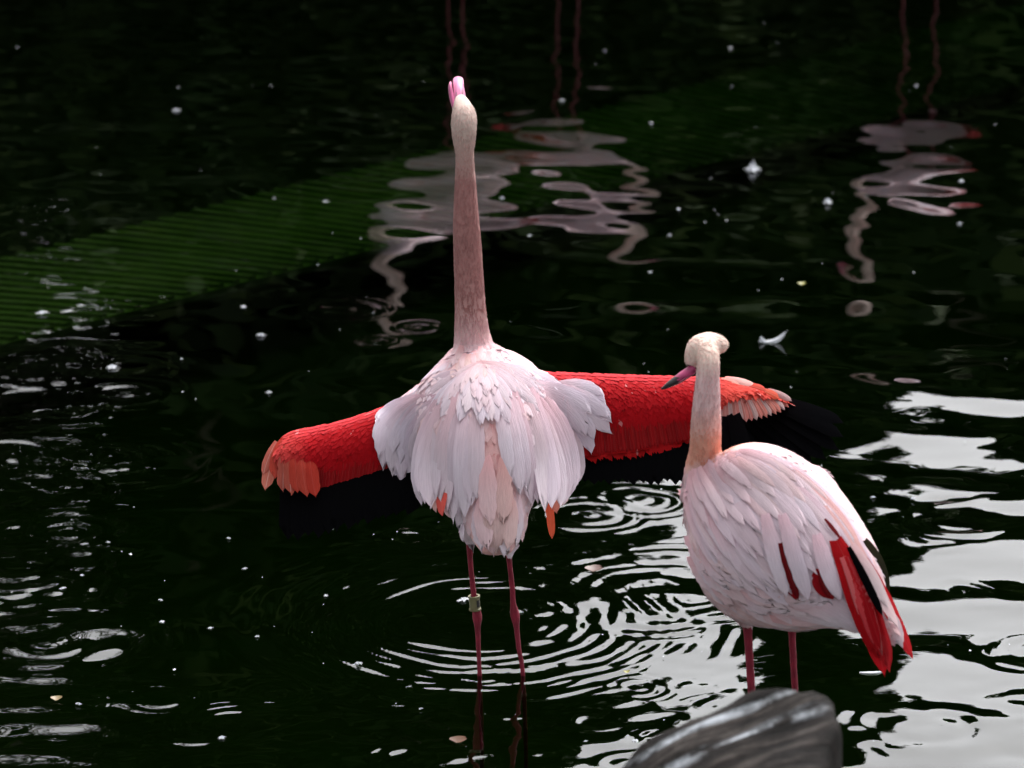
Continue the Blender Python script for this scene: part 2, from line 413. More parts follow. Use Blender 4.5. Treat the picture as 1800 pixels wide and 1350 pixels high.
# skirts
idx = np.arange(nx * ny).reshape(ny, nx)
water = big_grid('water', V, F, M['water'])
bm = bmesh.new(); bm.from_mesh(water.data); bm.verts.ensure_lookup_table(); vs = bm.verts
b0, b1, b2, b3 = (vs[o0 + k] for k in range(4))
for strip, A, B in ((idx[0, :], b0, b1), (idx[:, -1], b1, b2), (idx[-1, ::-1], b2, b3), (idx[::-1, 0], b3, b0)):
    fs = bm.faces.new([vs[int(i)] for i in strip[::-1]] + [A, B])
bm.faces.new([b3, b2, b1, b0]); bm.to_mesh(water.data); bm.free()

# ------------------------------------------------------------------ submerged ribbed green mat
m, nt, p = mat('algae_green_board'); tc = N(nt, 'ShaderNodeTexCoord'); nz = N(nt, 'ShaderNodeTexNoise', Scale=5.0, Detail=7.0, Roughness=.65)
L(nt, tc.outputs['Object'], nz.inputs['Vector']); rp = ramp(nt, [(.3, (.007, .017, .001)), (.5, (.015, .036, .002)), (.72, (.030, .044, .004))]); L(nt, nz.outputs[0], rp.inputs[0])
L(nt, rp.outputs[0], p.inputs['Base Color']); p.inputs['Roughness'].default_value = .9; M['mat'] = m
def mat_z(u): return -.06 - .215 * (u / 1700.0)
cor = [at_z(-900, 836, mat_z(-60)), at_z(1860, 130, mat_z(1860)), at_z(1860, -10, mat_z(1860)), at_z(-900, 684, mat_z(-60))]
root_loc = cor[0].copy(); root_loc.z = -.06
ramp_t = thing('submerged_ramp', 'algae green ribbed ramp lying just under the water surface', 'ramp', root_loc)
def quad(s, t): return (cor[0] * (1 - s) + cor[1] * s) * (1 - t) + (cor[3] * (1 - s) + cor[2] * s) * t
vv = [quad(s, t) + Vector((0, 0, dz)) for dz in (-.02, 0) for s, t in ((0, 0), (1, 0), (1, 1), (0, 1))]
mesh_obj('deck', vv, [(3, 2, 1, 0), (4, 5, 6, 7), (0, 1, 5, 4), (1, 2, 6, 5), (2, 3, 7, 6), (3, 0, 4, 7)], M['mat'], ramp_t, root_loc, smooth=False)
NR = 90; sl = .068                                          # ribs run slightly askew across the deck
for i in range(NR):
    s = sl + (i + .5) / NR * (1 - 2 * sl); ds = .22 / NR
    a, b, c, d = quad(s - ds + sl, .01), quad(s + ds + sl, .01), quad(s + ds - sl, .99), quad(s - ds - sl, .99)
    h = Vector((0, 0, .010)); sh = (b - a) * .22
    vv = [a, b, c, d, a + h + sh, b + h - sh, c + h - sh, d + h + sh]
    mesh_obj('rib', vv, [(4, 5, 6, 7), (0, 1, 5, 4), (1, 2, 6, 5), (2, 3, 7, 6), (3, 0, 4, 7)], M['mat'], ramp_t, root_loc, smooth=False)

# ------------------------------------------------------------------ weathered post with a slanted cut
PY = 5.45
RAD = .20; pc = Vector((.2658, PY, 0)); sxp, syp, z0 = .60, .20, .614        # slanted cut, rising to the right
def cut_across(u, v):                                        # across-grain coordinate of a pixel on the slanted cut
    d = ray(u, v); k = (z0 - CAM_H + sxp * (CAM.x - pc.x) + syp * (CAM.y - pc.y)) / (d.z - sxp * d.x - syp * d.y); q = CAM + d * k
    return (q.y - pc.y) + .15 * (q.x - pc.x)
STREAKS = [(cut_across(1215, 1288), .010), (cut_across(1300, 1247), .011), (cut_across(1420, 1240), .009), (cut_across(1340, 1278), .014)]
m, nt, p = mat('weathered_wood'); tc = N(nt, 'ShaderNodeTexCoord')
sxy = N(nt, 'ShaderNodeSeparateXYZ'); L(nt, tc.outputs['Object'], sxy.inputs[0])
across = mth(nt, 'ADD', sxy.outputs[1], mth(nt, 'MULTIPLY', sxy.outputs[0], .15))
cb = N(nt, 'ShaderNodeCombineXYZ'); L(nt, mth(nt, 'MULTIPLY', sxy.outputs[0], 9.0), cb.inputs[0]); L(nt, mth(nt, 'MULTIPLY', across, 60.0), cb.inputs[1]); L(nt, mth(nt, 'MULTIPLY', sxy.outputs[2], 4.0), cb.inputs[2])
n1 = N(nt, 'ShaderNodeTexNoise', Scale=1.0, Detail=6.0, Roughness=.62); L(nt, cb.outputs[0], n1.inputs['Vector'])
n2 = N(nt, 'ShaderNodeTexNoise', Scale=13.0, Detail=9.0, Roughness=.75); L(nt, tc.outputs['Object'], n2.inputs['Vector'])
r1 = ramp(nt, [(.34, (.005, .004, .004)), (.47, (.017, .014, .013)), (.58, (.042, .036, .033)), (.70, (.09, .083, .08))]); L(nt, n1.outputs[0], r1.inputs[0])
r2 = ramp(nt, [(.40, (.16, .14, .13)), (.60, (1.1, 1.08, 1.05))]); L(nt, n2.outputs[0], r2.inputs[0])
base = mixc(nt, .9, r1.outputs[0], r2.outputs[0], 'MULTIPLY')
n3 = N(nt, 'ShaderNodeTexNoise', Scale=.9, Detail=6.0, Roughness=.7); L(nt, cb.outputs[0], n3.inputs['Vector'])
wob = mth(nt, 'MULTIPLY', mth(nt, 'SUBTRACT', n3.outputs[0], .5), .05); fc = None
for ac, wd_ in STREAKS:
    g = mth(nt, 'SUBTRACT', 1.0, mth(nt, 'DIVIDE', mth(nt, 'ABSOLUTE', mth(nt, 'SUBTRACT', mth(nt, 'ADD', across, wob), ac)), wd_))
    g = mth(nt, 'MAXIMUM', g, 0.0); fc = g if fc is None else mth(nt, 'MAXIMUM', fc, g)
brk = ramp(nt, [(.40, (0, 0, 0)), (.56, (1, 1, 1))]); L(nt, n2.outputs[0], brk.inputs[0])
at_ = N(nt, 'ShaderNodeVertexColor', layer_name='Col'); sp = N(nt, 'ShaderNodeSeparateColor'); L(nt, at_.outputs[0], sp.inputs[0])
fc = mth(nt, 'MULTIPLY', mth(nt, 'MULTIPLY', mth(nt, 'POWER', fc, .7), brk.outputs[0]), mth(nt, 'MULTIPLY', sp.outputs[0], .9))
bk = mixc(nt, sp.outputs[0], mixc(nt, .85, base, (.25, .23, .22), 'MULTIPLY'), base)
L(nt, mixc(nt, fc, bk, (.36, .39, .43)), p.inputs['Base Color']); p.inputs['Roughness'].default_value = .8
p.inputs['Specular IOR Level'].default_value = .12
bp = N(nt, 'ShaderNodeBump', Strength=.8, Distance=.010); L(nt, n1.outputs[0], bp.inputs['Height']); L(nt, bp.outputs[0], p.inputs['Normal']); M['wood'] = m
rings = []; SEG = 64; col = []
def cutz(x, y): 
    return z0 + sxp * x + syp * y - .25 * max(0, x - .13) + .006 * math.sin(31 * x + 17 * y) + .004 * math.sin(60 * y - 20 * x)
def rad(a): return RAD * (1 + .02 * math.sin(3 * a + 1) + .018 * math.sin(7 * a) + .014 * math.sin(16 * a + 2) + .008 * math.sin(29 * a))
for h in (-.42, .0, .15, .3, .45):
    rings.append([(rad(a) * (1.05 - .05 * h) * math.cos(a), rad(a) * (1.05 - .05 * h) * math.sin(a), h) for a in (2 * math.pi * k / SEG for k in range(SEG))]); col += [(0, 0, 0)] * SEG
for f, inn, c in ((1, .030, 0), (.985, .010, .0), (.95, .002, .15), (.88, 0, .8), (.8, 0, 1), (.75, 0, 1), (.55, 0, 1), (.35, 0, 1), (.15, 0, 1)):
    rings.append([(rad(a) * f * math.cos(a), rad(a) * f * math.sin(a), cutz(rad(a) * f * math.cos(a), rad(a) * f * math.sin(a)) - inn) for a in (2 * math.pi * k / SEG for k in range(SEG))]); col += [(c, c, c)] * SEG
vv = [Vector(q) for r in rings for q in r]; ff = []
for i in range(len(rings) - 1):
    for k in range(SEG): ff.append((i * SEG + k, i * SEG + (k + 1) % SEG, (i + 1) * SEG + (k + 1) % SEG, (i + 1) * SEG + k))
vv.append(Vector((0, 0, cutz(0, 0)))); col.append((1, 1, 1))
for k in range(SEG): ff.append(((len(rings) - 1) * SEG + k, (len(rings) - 1) * SEG + (k + 1) % SEG, len(vv) - 1))
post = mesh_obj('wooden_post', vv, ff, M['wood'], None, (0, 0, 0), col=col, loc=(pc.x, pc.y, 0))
tag(post, 'grey weathered wooden post with a slanted cut streaked white', 'post')

# ------------------------------------------------------------------ trees and shrubs on the far bank (mirrored in the pond)
m, nt, p = mat('dark_foliage'); oi = N(nt, 'ShaderNodeObjectInfo'); ge = N(nt, 'ShaderNodeNewGeometry')
rp = ramp(nt, [(0, (.010, .019, .006)), (.6, (.018, .034, .009)), (1, (.03, .046, .012))]); L(nt, ge.outputs['Random Per Island'], rp.inputs[0])
L(nt, rp.outputs[0], p.inputs['Base Color']); p.inputs['Roughness'].default_value = .9; p.inputs['Specular IOR Level'].default_value = .08; M['leaf'] = m
m, nt, p = mat('bark'); tc = N(nt, 'ShaderNodeTexCoord'); nz = N(nt, 'ShaderNodeTexNoise', Scale=9.0, Detail=6.0); L(nt, tc.outputs['Object'], nz.inputs['Vector'])
rp = ramp(nt, [(.3, (.02, .015, .01)), (.7, (.07, .055, .04))]); L(nt, nz.outputs[0], rp.inputs[0]); L(nt, rp.outputs[0], p.inputs['Base Color']); M['bark'] = m
def crown_mesh(name, lobes, n, size, seed):
    rs = np.random.RandomState(seed); V = []; F = []; o = 0
    vol = np.array([l[3] * l[4] * l[5] for l in lobes]); vol = vol / vol.sum()
    for k in rs.choice(len(lobes), size=n, p=vol):
        x, y, z, a, b, c = lobes[k]; d = rs.normal(size=3); d /= np.linalg.norm(d); r = rs.uniform(.35, 1.08)
        ct = np.array([x, y, z]) + d * np.array([a, b, c]) * r; s = size * rs.uniform(.6, 1.3)
        q = rs.normal(size=3); q /= np.linalg.norm(q); e = np.cross(q, d); e /= np.linalg.norm(e) + 1e-6; q2 = np.cross(e, q)
        V += [ct - e * s, ct + q2 * s * .45, ct + e * s, ct - q2 * s * .45]; F.append((o, o + 1, o + 2, o + 3)); o += 4
    me = bpy.data.meshes.new(name); me.from_pydata([list(v) for v in V], [], F); me.update(); me.materials.append(M['leaf']); return me
def trunk_mesh(h, limbs, seed):
    rs = np.random.RandomState(seed)
    parts = [tube([(0, 0, -.3, .24, .24), (.05, 0, h * .3, .17, .17), (-.05, .08, h * .62, .12, .12), (0, 0, h * .92, .04, .04)], 14, 10)]
    for k in range(limbs):
        a = k * 2.4 + rs.rand(); z = h * rs.uniform(.35, .7); r = rs.uniform(.9, 1.6)
        parts.append(tube([(0, 0, z, .08, .08), (r * .5 * math.cos(a), r * .5 * math.sin(a), z + .45, .06, .06), (r * math.cos(a), r * math.sin(a), z + 1.0, .02, .02)], 8, 8))
    V, F = merge(parts); me = bpy.data.meshes.new('trunk'); me.from_pydata(V.tolist(), [], F); me.update(); me.materials.append(M['bark']); return me
crowns = []
for sdn in range(3):
    rs = np.random.RandomState(40 + sdn); lob = []
    for k in range(15):
        a = rs.rand() * 6.28; r = rs.uniform(.1, 1.15); z = rs.uniform(1.6, 6.0); r *= 1.0 if z < 4.4 else .65
        lob.append((r * math.cos(a), r * math.sin(a), z, rs.uniform(.6, 1.0), rs.uniform(.6, 1.0), rs.uniform(.5, .9)))
    crowns.append(crown_mesh('crown', lob, 12000, .19, sdn))
sparse = crown_mesh('crown', [(0, 0, 4.6, 1.5, 1.3, 2.0), (.5, 0, 3.0, 1.5, 1.2, 1.4), (-.7, 0, 5.4, 1.0, 1.0, 1.3)], 2000, .17, 77)
sparser = crown_mesh('crown', [(0, 0, 4.6, 1.5, 1.3, 2.0), (.5, 0, 3.0, 1.5, 1.2, 1.4), (-.7, 0, 5.4, 1.0, 1.0, 1.3)], 1000, .16, 78)
trunks = [trunk_mesh(6.2, 7, 90), trunk_mesh(6.0, 6, 91)]
TREES = [(-11.5, 27, 1.15, 0), (-8.6, 25.5, 1.1, 1), (-5.9, 25, 1.05, 2), (-1.15, 24.5, 1.25, 0), (1.05, 26.5, .85, 1), (-2.2, 27, 1.3, 2), (-.5, 27.5, 1.3, 1),
         (3.6, 26, .91, 1), (5.6, 27, .72, 0), (-7.2, 30, 1.35, 2), (-4.6, 30.5, .9, 1), (-1.6, 30, 1.45, 0), (.9, 30.5, 1.0, 2), (3.2, 31, .98, 0), (6.6, 31, .95, 2), (8.4, 26, .9, 2), (11.2, 27, 1.1, 1)]
NEAR = [(-9, 15, 1.7, 0), (-8.5, 10, 1.8, 1), (-8, 5, 1.8, 2), (-6, -2, 1.9, 0), (-3, -6, 1.3, 1), (3, -6, 1.3, 2), (6.5, -1.5, 1.9, 0), (8.5, 4.5, 1.8, 1), (9, 9.5, 1.7, 2), (10, 15, 1.4, 0)]  # unseen trees added beside and behind the camera to cut light on the birds
for i, (x, y, s, k) in enumerate(NEAR):
    t = thing('added_shade_tree', 'tall dense unseen tree added on the near bank to shade the birds', 'tree', (x, y, .3), 'unseen trees added around the near bank for shade')
    t.scale = (s, s, s); t.rotation_euler.z = i * 1.7
    link(bpy.data.objects.new('trunk', trunks[i % 2]), t); link(bpy.data.objects.new('crown', crowns[k]), t)
for i, (x, y, s, k) in enumerate(TREES):
    t = thing('leafy_tree', 'dark leafy tree on the far bank, mirrored as the black of the pond', 'tree', (x, y, .3), 'dark trees on the far bank')
    t.scale = (s, s, s); t.rotation_euler.z = i * 1.3
    link(bpy.data.objects.new('trunk', trunks[i % 2]), t); link(bpy.data.objects.new('crown', crowns[k]), t)
for x, y, s in ((-3.9, 24.6, 1.1), (-4.9, 26.6, 1.15), (-3.35, 23.8, .8)):
    t = thing('thin_tree', 'thin sparsely leaved tree on the far bank letting grey sky through', 'tree', (x, y, .3), 'thin trees on the far bank')
    t.scale = (s, s, s if s > 1 else 1.5); t.rotation_euler.z = x
    link(bpy.data.objects.new('trunk', trunks[0]), t); link(bpy.data.objects.new('crown', sparse if s > 1 else sparser), t)
t = thing('columnar_tree', 'narrow columnar evergreen on the far bank between lower trees', 'tree', (1.98, 25.2, .3))
link(bpy.data.objects.new('trunk', trunks[1]), t)
link(bpy.data.objects.new('crown', crown_mesh('crown', [(0, 0, .9 + .55 * q, .60 - .012 * q, .5, .6) for q in range(14)], 15000, .14, 31)), t)
rs = np.random.RandomState(5)
bush = [crown_mesh('foliage', [(rs.uniform(-.8, .8), rs.uniform(-.5, .5), rs.uniform(.4, 1.5), .8, .7, .7) for _ in range(9)], 5000, .12, 60 + q) for q in range(2)]
for i in range(19):
    x = -13.5 + i * 1.5; s = rnd.uniform(1.25, 1.5)
    t = thing('bank_shrub', 'low dark shrub at the water edge of the far bank', 'shrub', (x, 22 + rnd.uniform(-.5, .5), .2), 'shrubs along the far bank')
    t.scale = (s, s, s * 1.1); t.rotation_euler.z = i * 2.1
    link(bpy.data.objects.new('foliage', bush[i % 2]), t)
    link(bpy.data.objects.new('stem', trunks[1]), t).scale = (.25, .25, .25)

# ================================================================== flamingos
def hexc(r, g, b):
    f = lambda c: (c / 255 / 12.92) if c / 255 <= .04045 else ((c / 255 + .055) / 1.055) ** 2.4
    return (f(r), f(g), f(b))
WHITE, BLUSH, PINK, SALMON = (.75, .655, .735), (.77, .56, .59), (.74, .39, .37), (.64, .21, .165)
RED, CRIMSON, BLACK, LEG = (.36, .004, .008), (.30, .006, .012), (.0025, .0025, .003), (.20, .018, .036)
CREAM, NECK = (.60, .47, .42), (.41, .205, .195)

def mixv(a, b, t):
    a, b = np.array(a), np.array(b); t = np.clip(t, 0, 1)
    return a + (b - a) * (t[:, None] if isinstance(t, np.ndarray) else t)

class Bird:
    def __init__(s, Y0, root):
        s.Y0 = Y0; s.root = root; s.o = root.location.copy()
    def p(s, u, v, dy): return at_y(u, v, s.Y0 + dy)
    def row(s, u, v, dy, ra, rb=None):
        q = s.p(u, v, dy); k = (q - CAM).dot(FWD) / FPX; rb = ra if rb is None else rb
        return (q.x, q.y, q.z, ra * k, rb * k)

def foot(x, y, z, heading):
    """three webbed toes on the pond bed"""
    parts = []; d = np.array([math.sin(heading), math.cos(heading), 0]); s = np.array([d[1], -d[0], 0]); c = np.array([x, y, z])
    for k in (-.55, 0, .55):
        e = d * math.cos(k) + s * math.sin(k); L_ = .085 if k == 0 else .075
        parts.append(tube([(*c, .007, .007), (*(c + e * L_ * .5 + [0, 0, -.012]), .0065, .0055), (*(c + e * L_ + [0, 0, -.018]), .004, .0035)], 8, 8))
    for k in (-.28, .28):
        e = d * math.cos(k) + s * math.sin(k)
        parts.append(tube([(*(c + e * .01), .008, .004), (*(c + e * .06 + [0, 0, -.014]), .017, .003)], 6, 10, side=tuple(np.cross(e, [0, 0, 1]))))
    return parts

# ------------------------------------------------------------------ bird with spread wings
Y1 = at_z(880, 1185, 0).y
f1 = thing('flamingo', 'flamingo seen from behind with red wings spread and neck stretched straight up', 'flamingo', (at_z(880, 1185, 0).x, Y1, -.345), 'flamingos standing in the pond')
B1 = Bird(Y1, f1); r = B1.row
neck = [r(835, 640, .085, 46, 40), r(832, 606, .10, 35), r(829, 578, .095, 30), r(826, 526, .085, 26.5), r(821.5, 431, .072, 24.5), r(819, 375, .065, 22), r(818, 320, .06, 18.5),
        r(817, 275, .058, 16), r(816, 250, .060, 19.5), r(815.5, 222, .064, 22.5), r(815.5, 203, .074, 21.5), r(812, 184, .092, 15.5), r(809, 172, .11, 9)]
torso = [r(833, 605, .10, 30, 26), r(836, 630, .095, 66, 46), r(845, 680, .05, 112, 72), r(855, 750, -.02, 120, 88), r(862, 820, -.08, 100, 78), r(868, 890, -.14, 66, 52), r(872, 940, -.185, 46, 28), r(874, 972, -.215, 26, 10)]
armL = [r(830, 665, .06, 50, 40), r(760, 700, .07, 46, 34), r(690, 735, .075, 28, 22), r(640, 752, .08, 12, 10)]
armR = [r(850, 660, .06, 50, 40), r(930, 680, .07, 50, 34), r(1000, 690, .08, 30, 22), r(1060, 690, .085, 12, 10)]
BZ = -.335
def leg_rows(B, pts, bx, by):
    rows = [B.row(*q) for q in pts]; rows.append((bx, by, -.15, .0048, .0048)); rows.append((bx, by, BZ, .0052, .0052)); return rows
cl, cr_ = at_z(843, 1185, 0), at_z(919, 1185, 0)
legL = leg_rows(B1, [(836, 880, -.07, 26), (829, 940, -.03, 12), (826, 975, -.008, 5.6), (831, 1030, 0, 5.2), (835, 1062, 0, 5.6), (838, 1076, 0, 8.2), (839, 1088, 0, 8.6), (839.5, 1104, 0, 5.6), (841, 1140, 0, 4.6), (843, 1185, 0, 4.5)], cl.x + .004, cl.y)
legR = leg_rows(B1, [(886, 880, -.07, 26), (892, 950, -.03, 10), (895, 985, -.008, 5.4), (900, 1030, 0, 5.2), (902, 1060, 0, 5.6), (904, 1074, 0, 8.0), (906, 1086, 0, 8.4), (908, 1102, 0, 5.6), (912, 1140, 0, 4.7), (919, 1185, 0, 4.5)], cr_.x + .006, cr_.y)
parts = [tube(neck, 60, 28), tube(torso, 40, 40), tube(armL, 16, 20, (0, 1, 0)), tube(armR, 16, 20, (0, 1, 0)), tube(legL, 70, 14), tube(legR, 70, 14)]
parts += foot(cl.x + .004, cl.y, BZ + .004, .0) + foot(cr_.x + .006, cr_.y, BZ + .004, .15)
bv1, bf1 = remesh(parts, .0028, 5)
def body_colors(V, B, kind):
    q = V - np.array(CAM); f = q @ np.array(FWD); U = 900 + FPX * q[:, 0] / f; W = 675 - FPX * (q @ np.array(UPV)) / f
    n1 = vnoise(V, 38); n2 = vnoise(V, 90)
    if kind == 1:
        c = mixv(CREAM, NECK, np.clip((W - 235) / 90 + .15 * n1, 0, 1))
        c = mixv(c, (.58, .40, .39), np.clip((W - 500) / 80 + .2 * n1, 0, 1) * .8)
        c = mixv(c, BLUSH, np.clip((W - 575) / 40 + .25 * n1, 0, 1))
        rump = np.clip((W - 690) / 60, 0, 1) * np.exp(-((U - 868) / 48) ** 2)
        c = mixv(c, PINK, np.clip(rump * .8 + .25 * n1 * rump, 0, 1))
        leg = (W > 955) & (V[:, 1] > Y1 - .10) | (V[:, 2] < .20)
    else:
        c = mixv((.80, .63, .55), (.76, .54, .55), np.clip((W - 628) / 40 + .2 * n1, 0, 1))
        c = mixv(c, (.78, .38, .28), np.clip((W - 715) / 60 + .2 * n1, 0, 1))
        c = mixv(c, BLUSH, np.clip((W - 795) / 25 + (U - 1255) / 60 + .3 * n1, 0, 1) * (W > 770))
        leg = (V[:, 2] < .325)
    c[leg] = np.array(LEG) * (1 + .25 * n2[leg])[:, None]
    return np.clip(c * (1 + .05 * n2)[:, None], 0, .95)
body1 = mesh_obj('body', bv1, bf1, M['body'], f1, B1.o, col=body_colors(bv1, B1, 1))

# bill of the first bird: upper bill, groove lines, lower bill and black hook bending away
def bill_part(name, parts, voxel, colf, parent, o):
    v, f = remesh(parts, voxel, 2); return mesh_obj(name, v, f, M['bill'], parent, o, col=np.array([colf(q) for q in v]))
BP = (.62, .20, .36)
up = [r(811, 196, .095, 9), r(808.5, 176, .112, 10.5, 8), r(806.5, 158, .13, 9.5, 7), r(805.5, 146, .15, 10, 7), r(805.5, 141, .17, 9.5, 7), r(805.5, 142, .19, 8, 6), r(806, 149, .205, 5, 4)]
bill1 = bill_part('bill', [tube(up, 30, 18)], .0011, lambda q: np.array(BP) * (1 + .15 * math.sin(q[0] * 900)) if q[1] < Y1 + .178 else np.array((.012, .01, .011)), f1, B1.o)
lo = [r(799, 192, .10, 3.5, 5), r(794.5, 172, .118, 4.6, 7), r(791.5, 155, .13, 3.8, 7), r(792, 146, .142, 2.2, 5)]
bill_part('lower_bill', [tube(lo, 18, 12)], .001, lambda q: np.array((.50, .11, .25)), bill1, B1.o)
ro = [r(818, 182, .106, 2.2, 4), r(816, 168, .122, 2.6, 5), r(813.5, 152, .14, 2.0, 5), r(811, 144, .15, 1.4, 4)]
bill_part('bill_edge', [tube(ro, 18, 12)], .001, lambda q: np.array((.50, .12, .26)), bill1, B1.o)
for s_, e_ in (((803, 178), (800.5, 148)), ((813, 176), (811, 147))):      # dark grooves: thin recess lines
    g = [r(s_[0], s_[1], .097, .7, .7), r((s_[0] + e_[0]) / 2 + .6, (s_[1] + e_[1]) / 2, .117, .9, .9), r(e_[0], e_[1], .139, .6, .6)]
    v, f = tube(g, 10, 6); mesh_obj('bill_groove', v, f, M['bill'], bill1, B1.o, col=np.repeat([[.14, .02, .06]], len(v), 0))

# leg band with its dark mark
m, nt, p = mat('band_plastic'); p.inputs['Base Color'].default_value = (.15, .14, .065, 1); p.inputs['Roughness'].default_value = .45; M['band'] = m
m, nt, p = mat('band_print'); p.inputs['Base Color'].default_value = (.012, .012, .012, 1); p.inputs['Roughness'].default_value = .5; M['print'] = m
bt, bb = Vector(r(833.2, 1047, 0, 1)[:3]), Vector(r(835.2, 1072, 0, 1)[:3]); kp = .00111
def ringtube(a, b, ro_, n=28):
    ax = (b - a).normalized(); s = Vector((1, 0, 0)); s = (s - ax * s.dot(ax)).normalized(); t = ax.cross(s); V = []; F = []
    prof = [(0, .75), (0, 1.12), (.10, 1.14), (.14, 1.0), (.86, 1.0), (.90, 1.14), (1, 1.12), (1, .75)]
    for h, k in prof:
        for i in range(n):
            an = 2 * math.pi * i / n; V.append(a + (b - a) * h + (s * math.cos(an) + t * math.sin(an)) * ro_ * k)
    for j in range(len(prof) - 1):
        for i in range(n): F.append((j * n + i, j * n + (i + 1) % n, (j + 1) * n + (i + 1) % n, (j + 1) * n + i))
    for i in range(n): F.append(((len(prof) - 1) * n + i, (len(prof) - 1) * n + (i + 1) % n, (i + 1) % n, i))
    return V, F, (ax, s, t)
Vb, Fb, (ax, s_, t_) = ringtube(bt, bb, 9.4 * kp)
band = mesh_obj('leg_band', Vb, Fb, M['band'], f1, B1.o, smooth=False)
Vm = []; Fm = []
for h in (.26, .74):
    for k in range(5):
        an = math.radians(22 + k * 11); dv = s_ * math.cos(an) + t_ * math.sin(an)
        if dv.y > 0: dv = s_ * math.cos(an) - t_ * math.sin(an)
        Vm.append(bt + (bb - bt) * h + dv * (9.4 * kp + .0005))
for k in range(4): Fm.append((k, k + 1, k + 6, k + 5))
mesh_obj('band_mark', Vm, Fm, M['print'], band, B1.o)

# ---- wings of the first bird
KDY = .0006                                                   # metres nearer per pixel below the leading edge
def wing_surface(B, lead, trail, n, mrows, ylead, thick=.011, roll=9.0):
    """lead/trail: pixel polylines of equal param; closed shell with a rounded leading edge"""
    A = smooth_path(lead, n); T = smooth_path(trail, n); top = []; bot = []
    for j in range(mrows):
        c = (j / (mrows - 1)) ** 1.25
        for i in range(n):
            u, v = A[i] + (T[i] - A[i]) * c; ch = v - A[i, 1]
            e = max(0, 1 - ch / roll); y = ylead(A[i, 0]) - .040 * (1 - math.exp(-max(ch, 0) / 16)) - .00040 * ch + .012 * (1 - math.sqrt(max(0, 1 - e * e))) - .012 * math.sin(math.pi * min(1, c * 1.1))
            top.append(at_y(u, v, B.Y0 + y)); th = thick * (1 - c) ** .7 + .002
            q = at_y(u, v, B.Y0 + y); d = (q - CAM).normalized(); bot.append(q + d * th * 1.2 + Vector((0, 0, -.25 * th)))
    V = top + bot; F = []; o = len(top)
    for j in range(mrows - 1):
        for i in range(n - 1):
            a = j * n + i; F.append((a, a + n, a + n + 1, a + 1)); F.append((o + a, o + a + 1, o + a + n + 1, o + a + n))
    for i in range(n - 1): F.append((i, i + 1, o + i + 1, o + i)); b = (mrows - 1) * n + i; F.append((b + 1, b, o + b, o + b + 1))
    for j in range(mrows - 1):
        a = j * n; F.append((a, o + a, o + a + n, a + n)); a = j * n + n - 1; F.append((a, a + n, o + a + n, o + a))
    return np.array([list(v) for v in V]), F
leadL = [(800, 668), (735, 692), (670, 717), (610, 737), (555, 750), (520, 757), (500, 766), (485, 782)]
trailL = [(800, 835), (735, 848), (690, 852), (620, 864), (565, 870), (530, 862), (505, 845), (487, 815)]
leadR = [(880, 648), (960, 654), (1020, 656), (1090, 659), (1150, 661), (1210, 662), (1260, 664), (1300, 672), (1340, 682), (1388, 707)]
trailR = [(880, 820), (960, 815), (1030, 803), (1100, 796), (1150, 788), (1200, 777), (1240, 766), (1275, 722), (1330, 704), (1388, 711)]
wvL, wfL = wing_surface(B1, leadL, trailL, 60, 22, lambda u: .085 - .00006 * (735 - u))
wfL = [tuple(reversed(q)) for q in wfL]
wvR, wfR = wing_surface(B1, leadR, trailR, 70, 22, lambda u: .085 + .00004 * (u - 960))
def wing_colors(V):
    n1 = vnoise(V, 60)[:, None]; return np.clip(np.array(RED)[None] * (1 + .2 * n1), 0, 1)
wingL = mesh_obj('wing', wvL, wfL, M['wing_skin'], f1, B1.o, col=wing_colors(wvL))
wingR = mesh_obj('wing', wvR, wfR, M['wing_skin'], f1, B1.o, col=wing_colors(wvR))
S_L, S_R = Surf(wvL, wfL), Surf(wvR, wfR)
def dirpx(p, du, dv):
    a = px(p); y = p[1]; q = at_y(a[0] + du, a[1] + dv, y - KDY * dv); return np.array(q) - p
def cov_color(p, rs):
    u, v = px(p); pale = rs.rand() < .010
    if u < 700: lead = np.interp(u, [485, 500, 520, 555, 610, 670, 735], [782, 766, 757, 750, 737, 717, 692])
    else: lead = np.interp(u, [1020, 1210, 1260, 1340, 1388], [656, 662, 664, 682, 707])
    t = np.clip((v - lead) / 16, 0, 1); c = mixv((.60, .05, .06), RED, t) * rs.uniform(.88, 1.10)
    c = mixv(c, (.36, .012, .010), np.clip((v - lead - 90) / 60, 0, 1) * .5)
    if u < 560: c = mixv(c, (.54, .055, .05), np.clip((545 - u) / 60, 0, 1))
    if u > 1230: c = mixv(c, (.56, .06, .045), np.clip((u - 1240) / 40, 0, 1))
    if pale: c = mixv(c, (.80, .40, .40), .4)
    return c
NTOP = 60 * 22
for nm, wv, wf, wobj, sgn, cnt, sd_ in (('L', wvL, wfL, wingL, -1, 2000, 5), ('R', wvR, wfR, wingR, 1, 2800, 6)):
    scatter_plumes('covert_plumage', wv, wf, wobj, B1.o, int(cnt * 1.2), lambda p: .021, lambda p, n, s=sgn: dirpx(p, s * 4.0, 12), cov_color,
                   keep=lambda p, n: n.dot(np.array(p) - np.array(CAM)) < 0, lift=.012, wid=.5, seed=sd_, off=.0010, camber=.03, mt='red_plume')
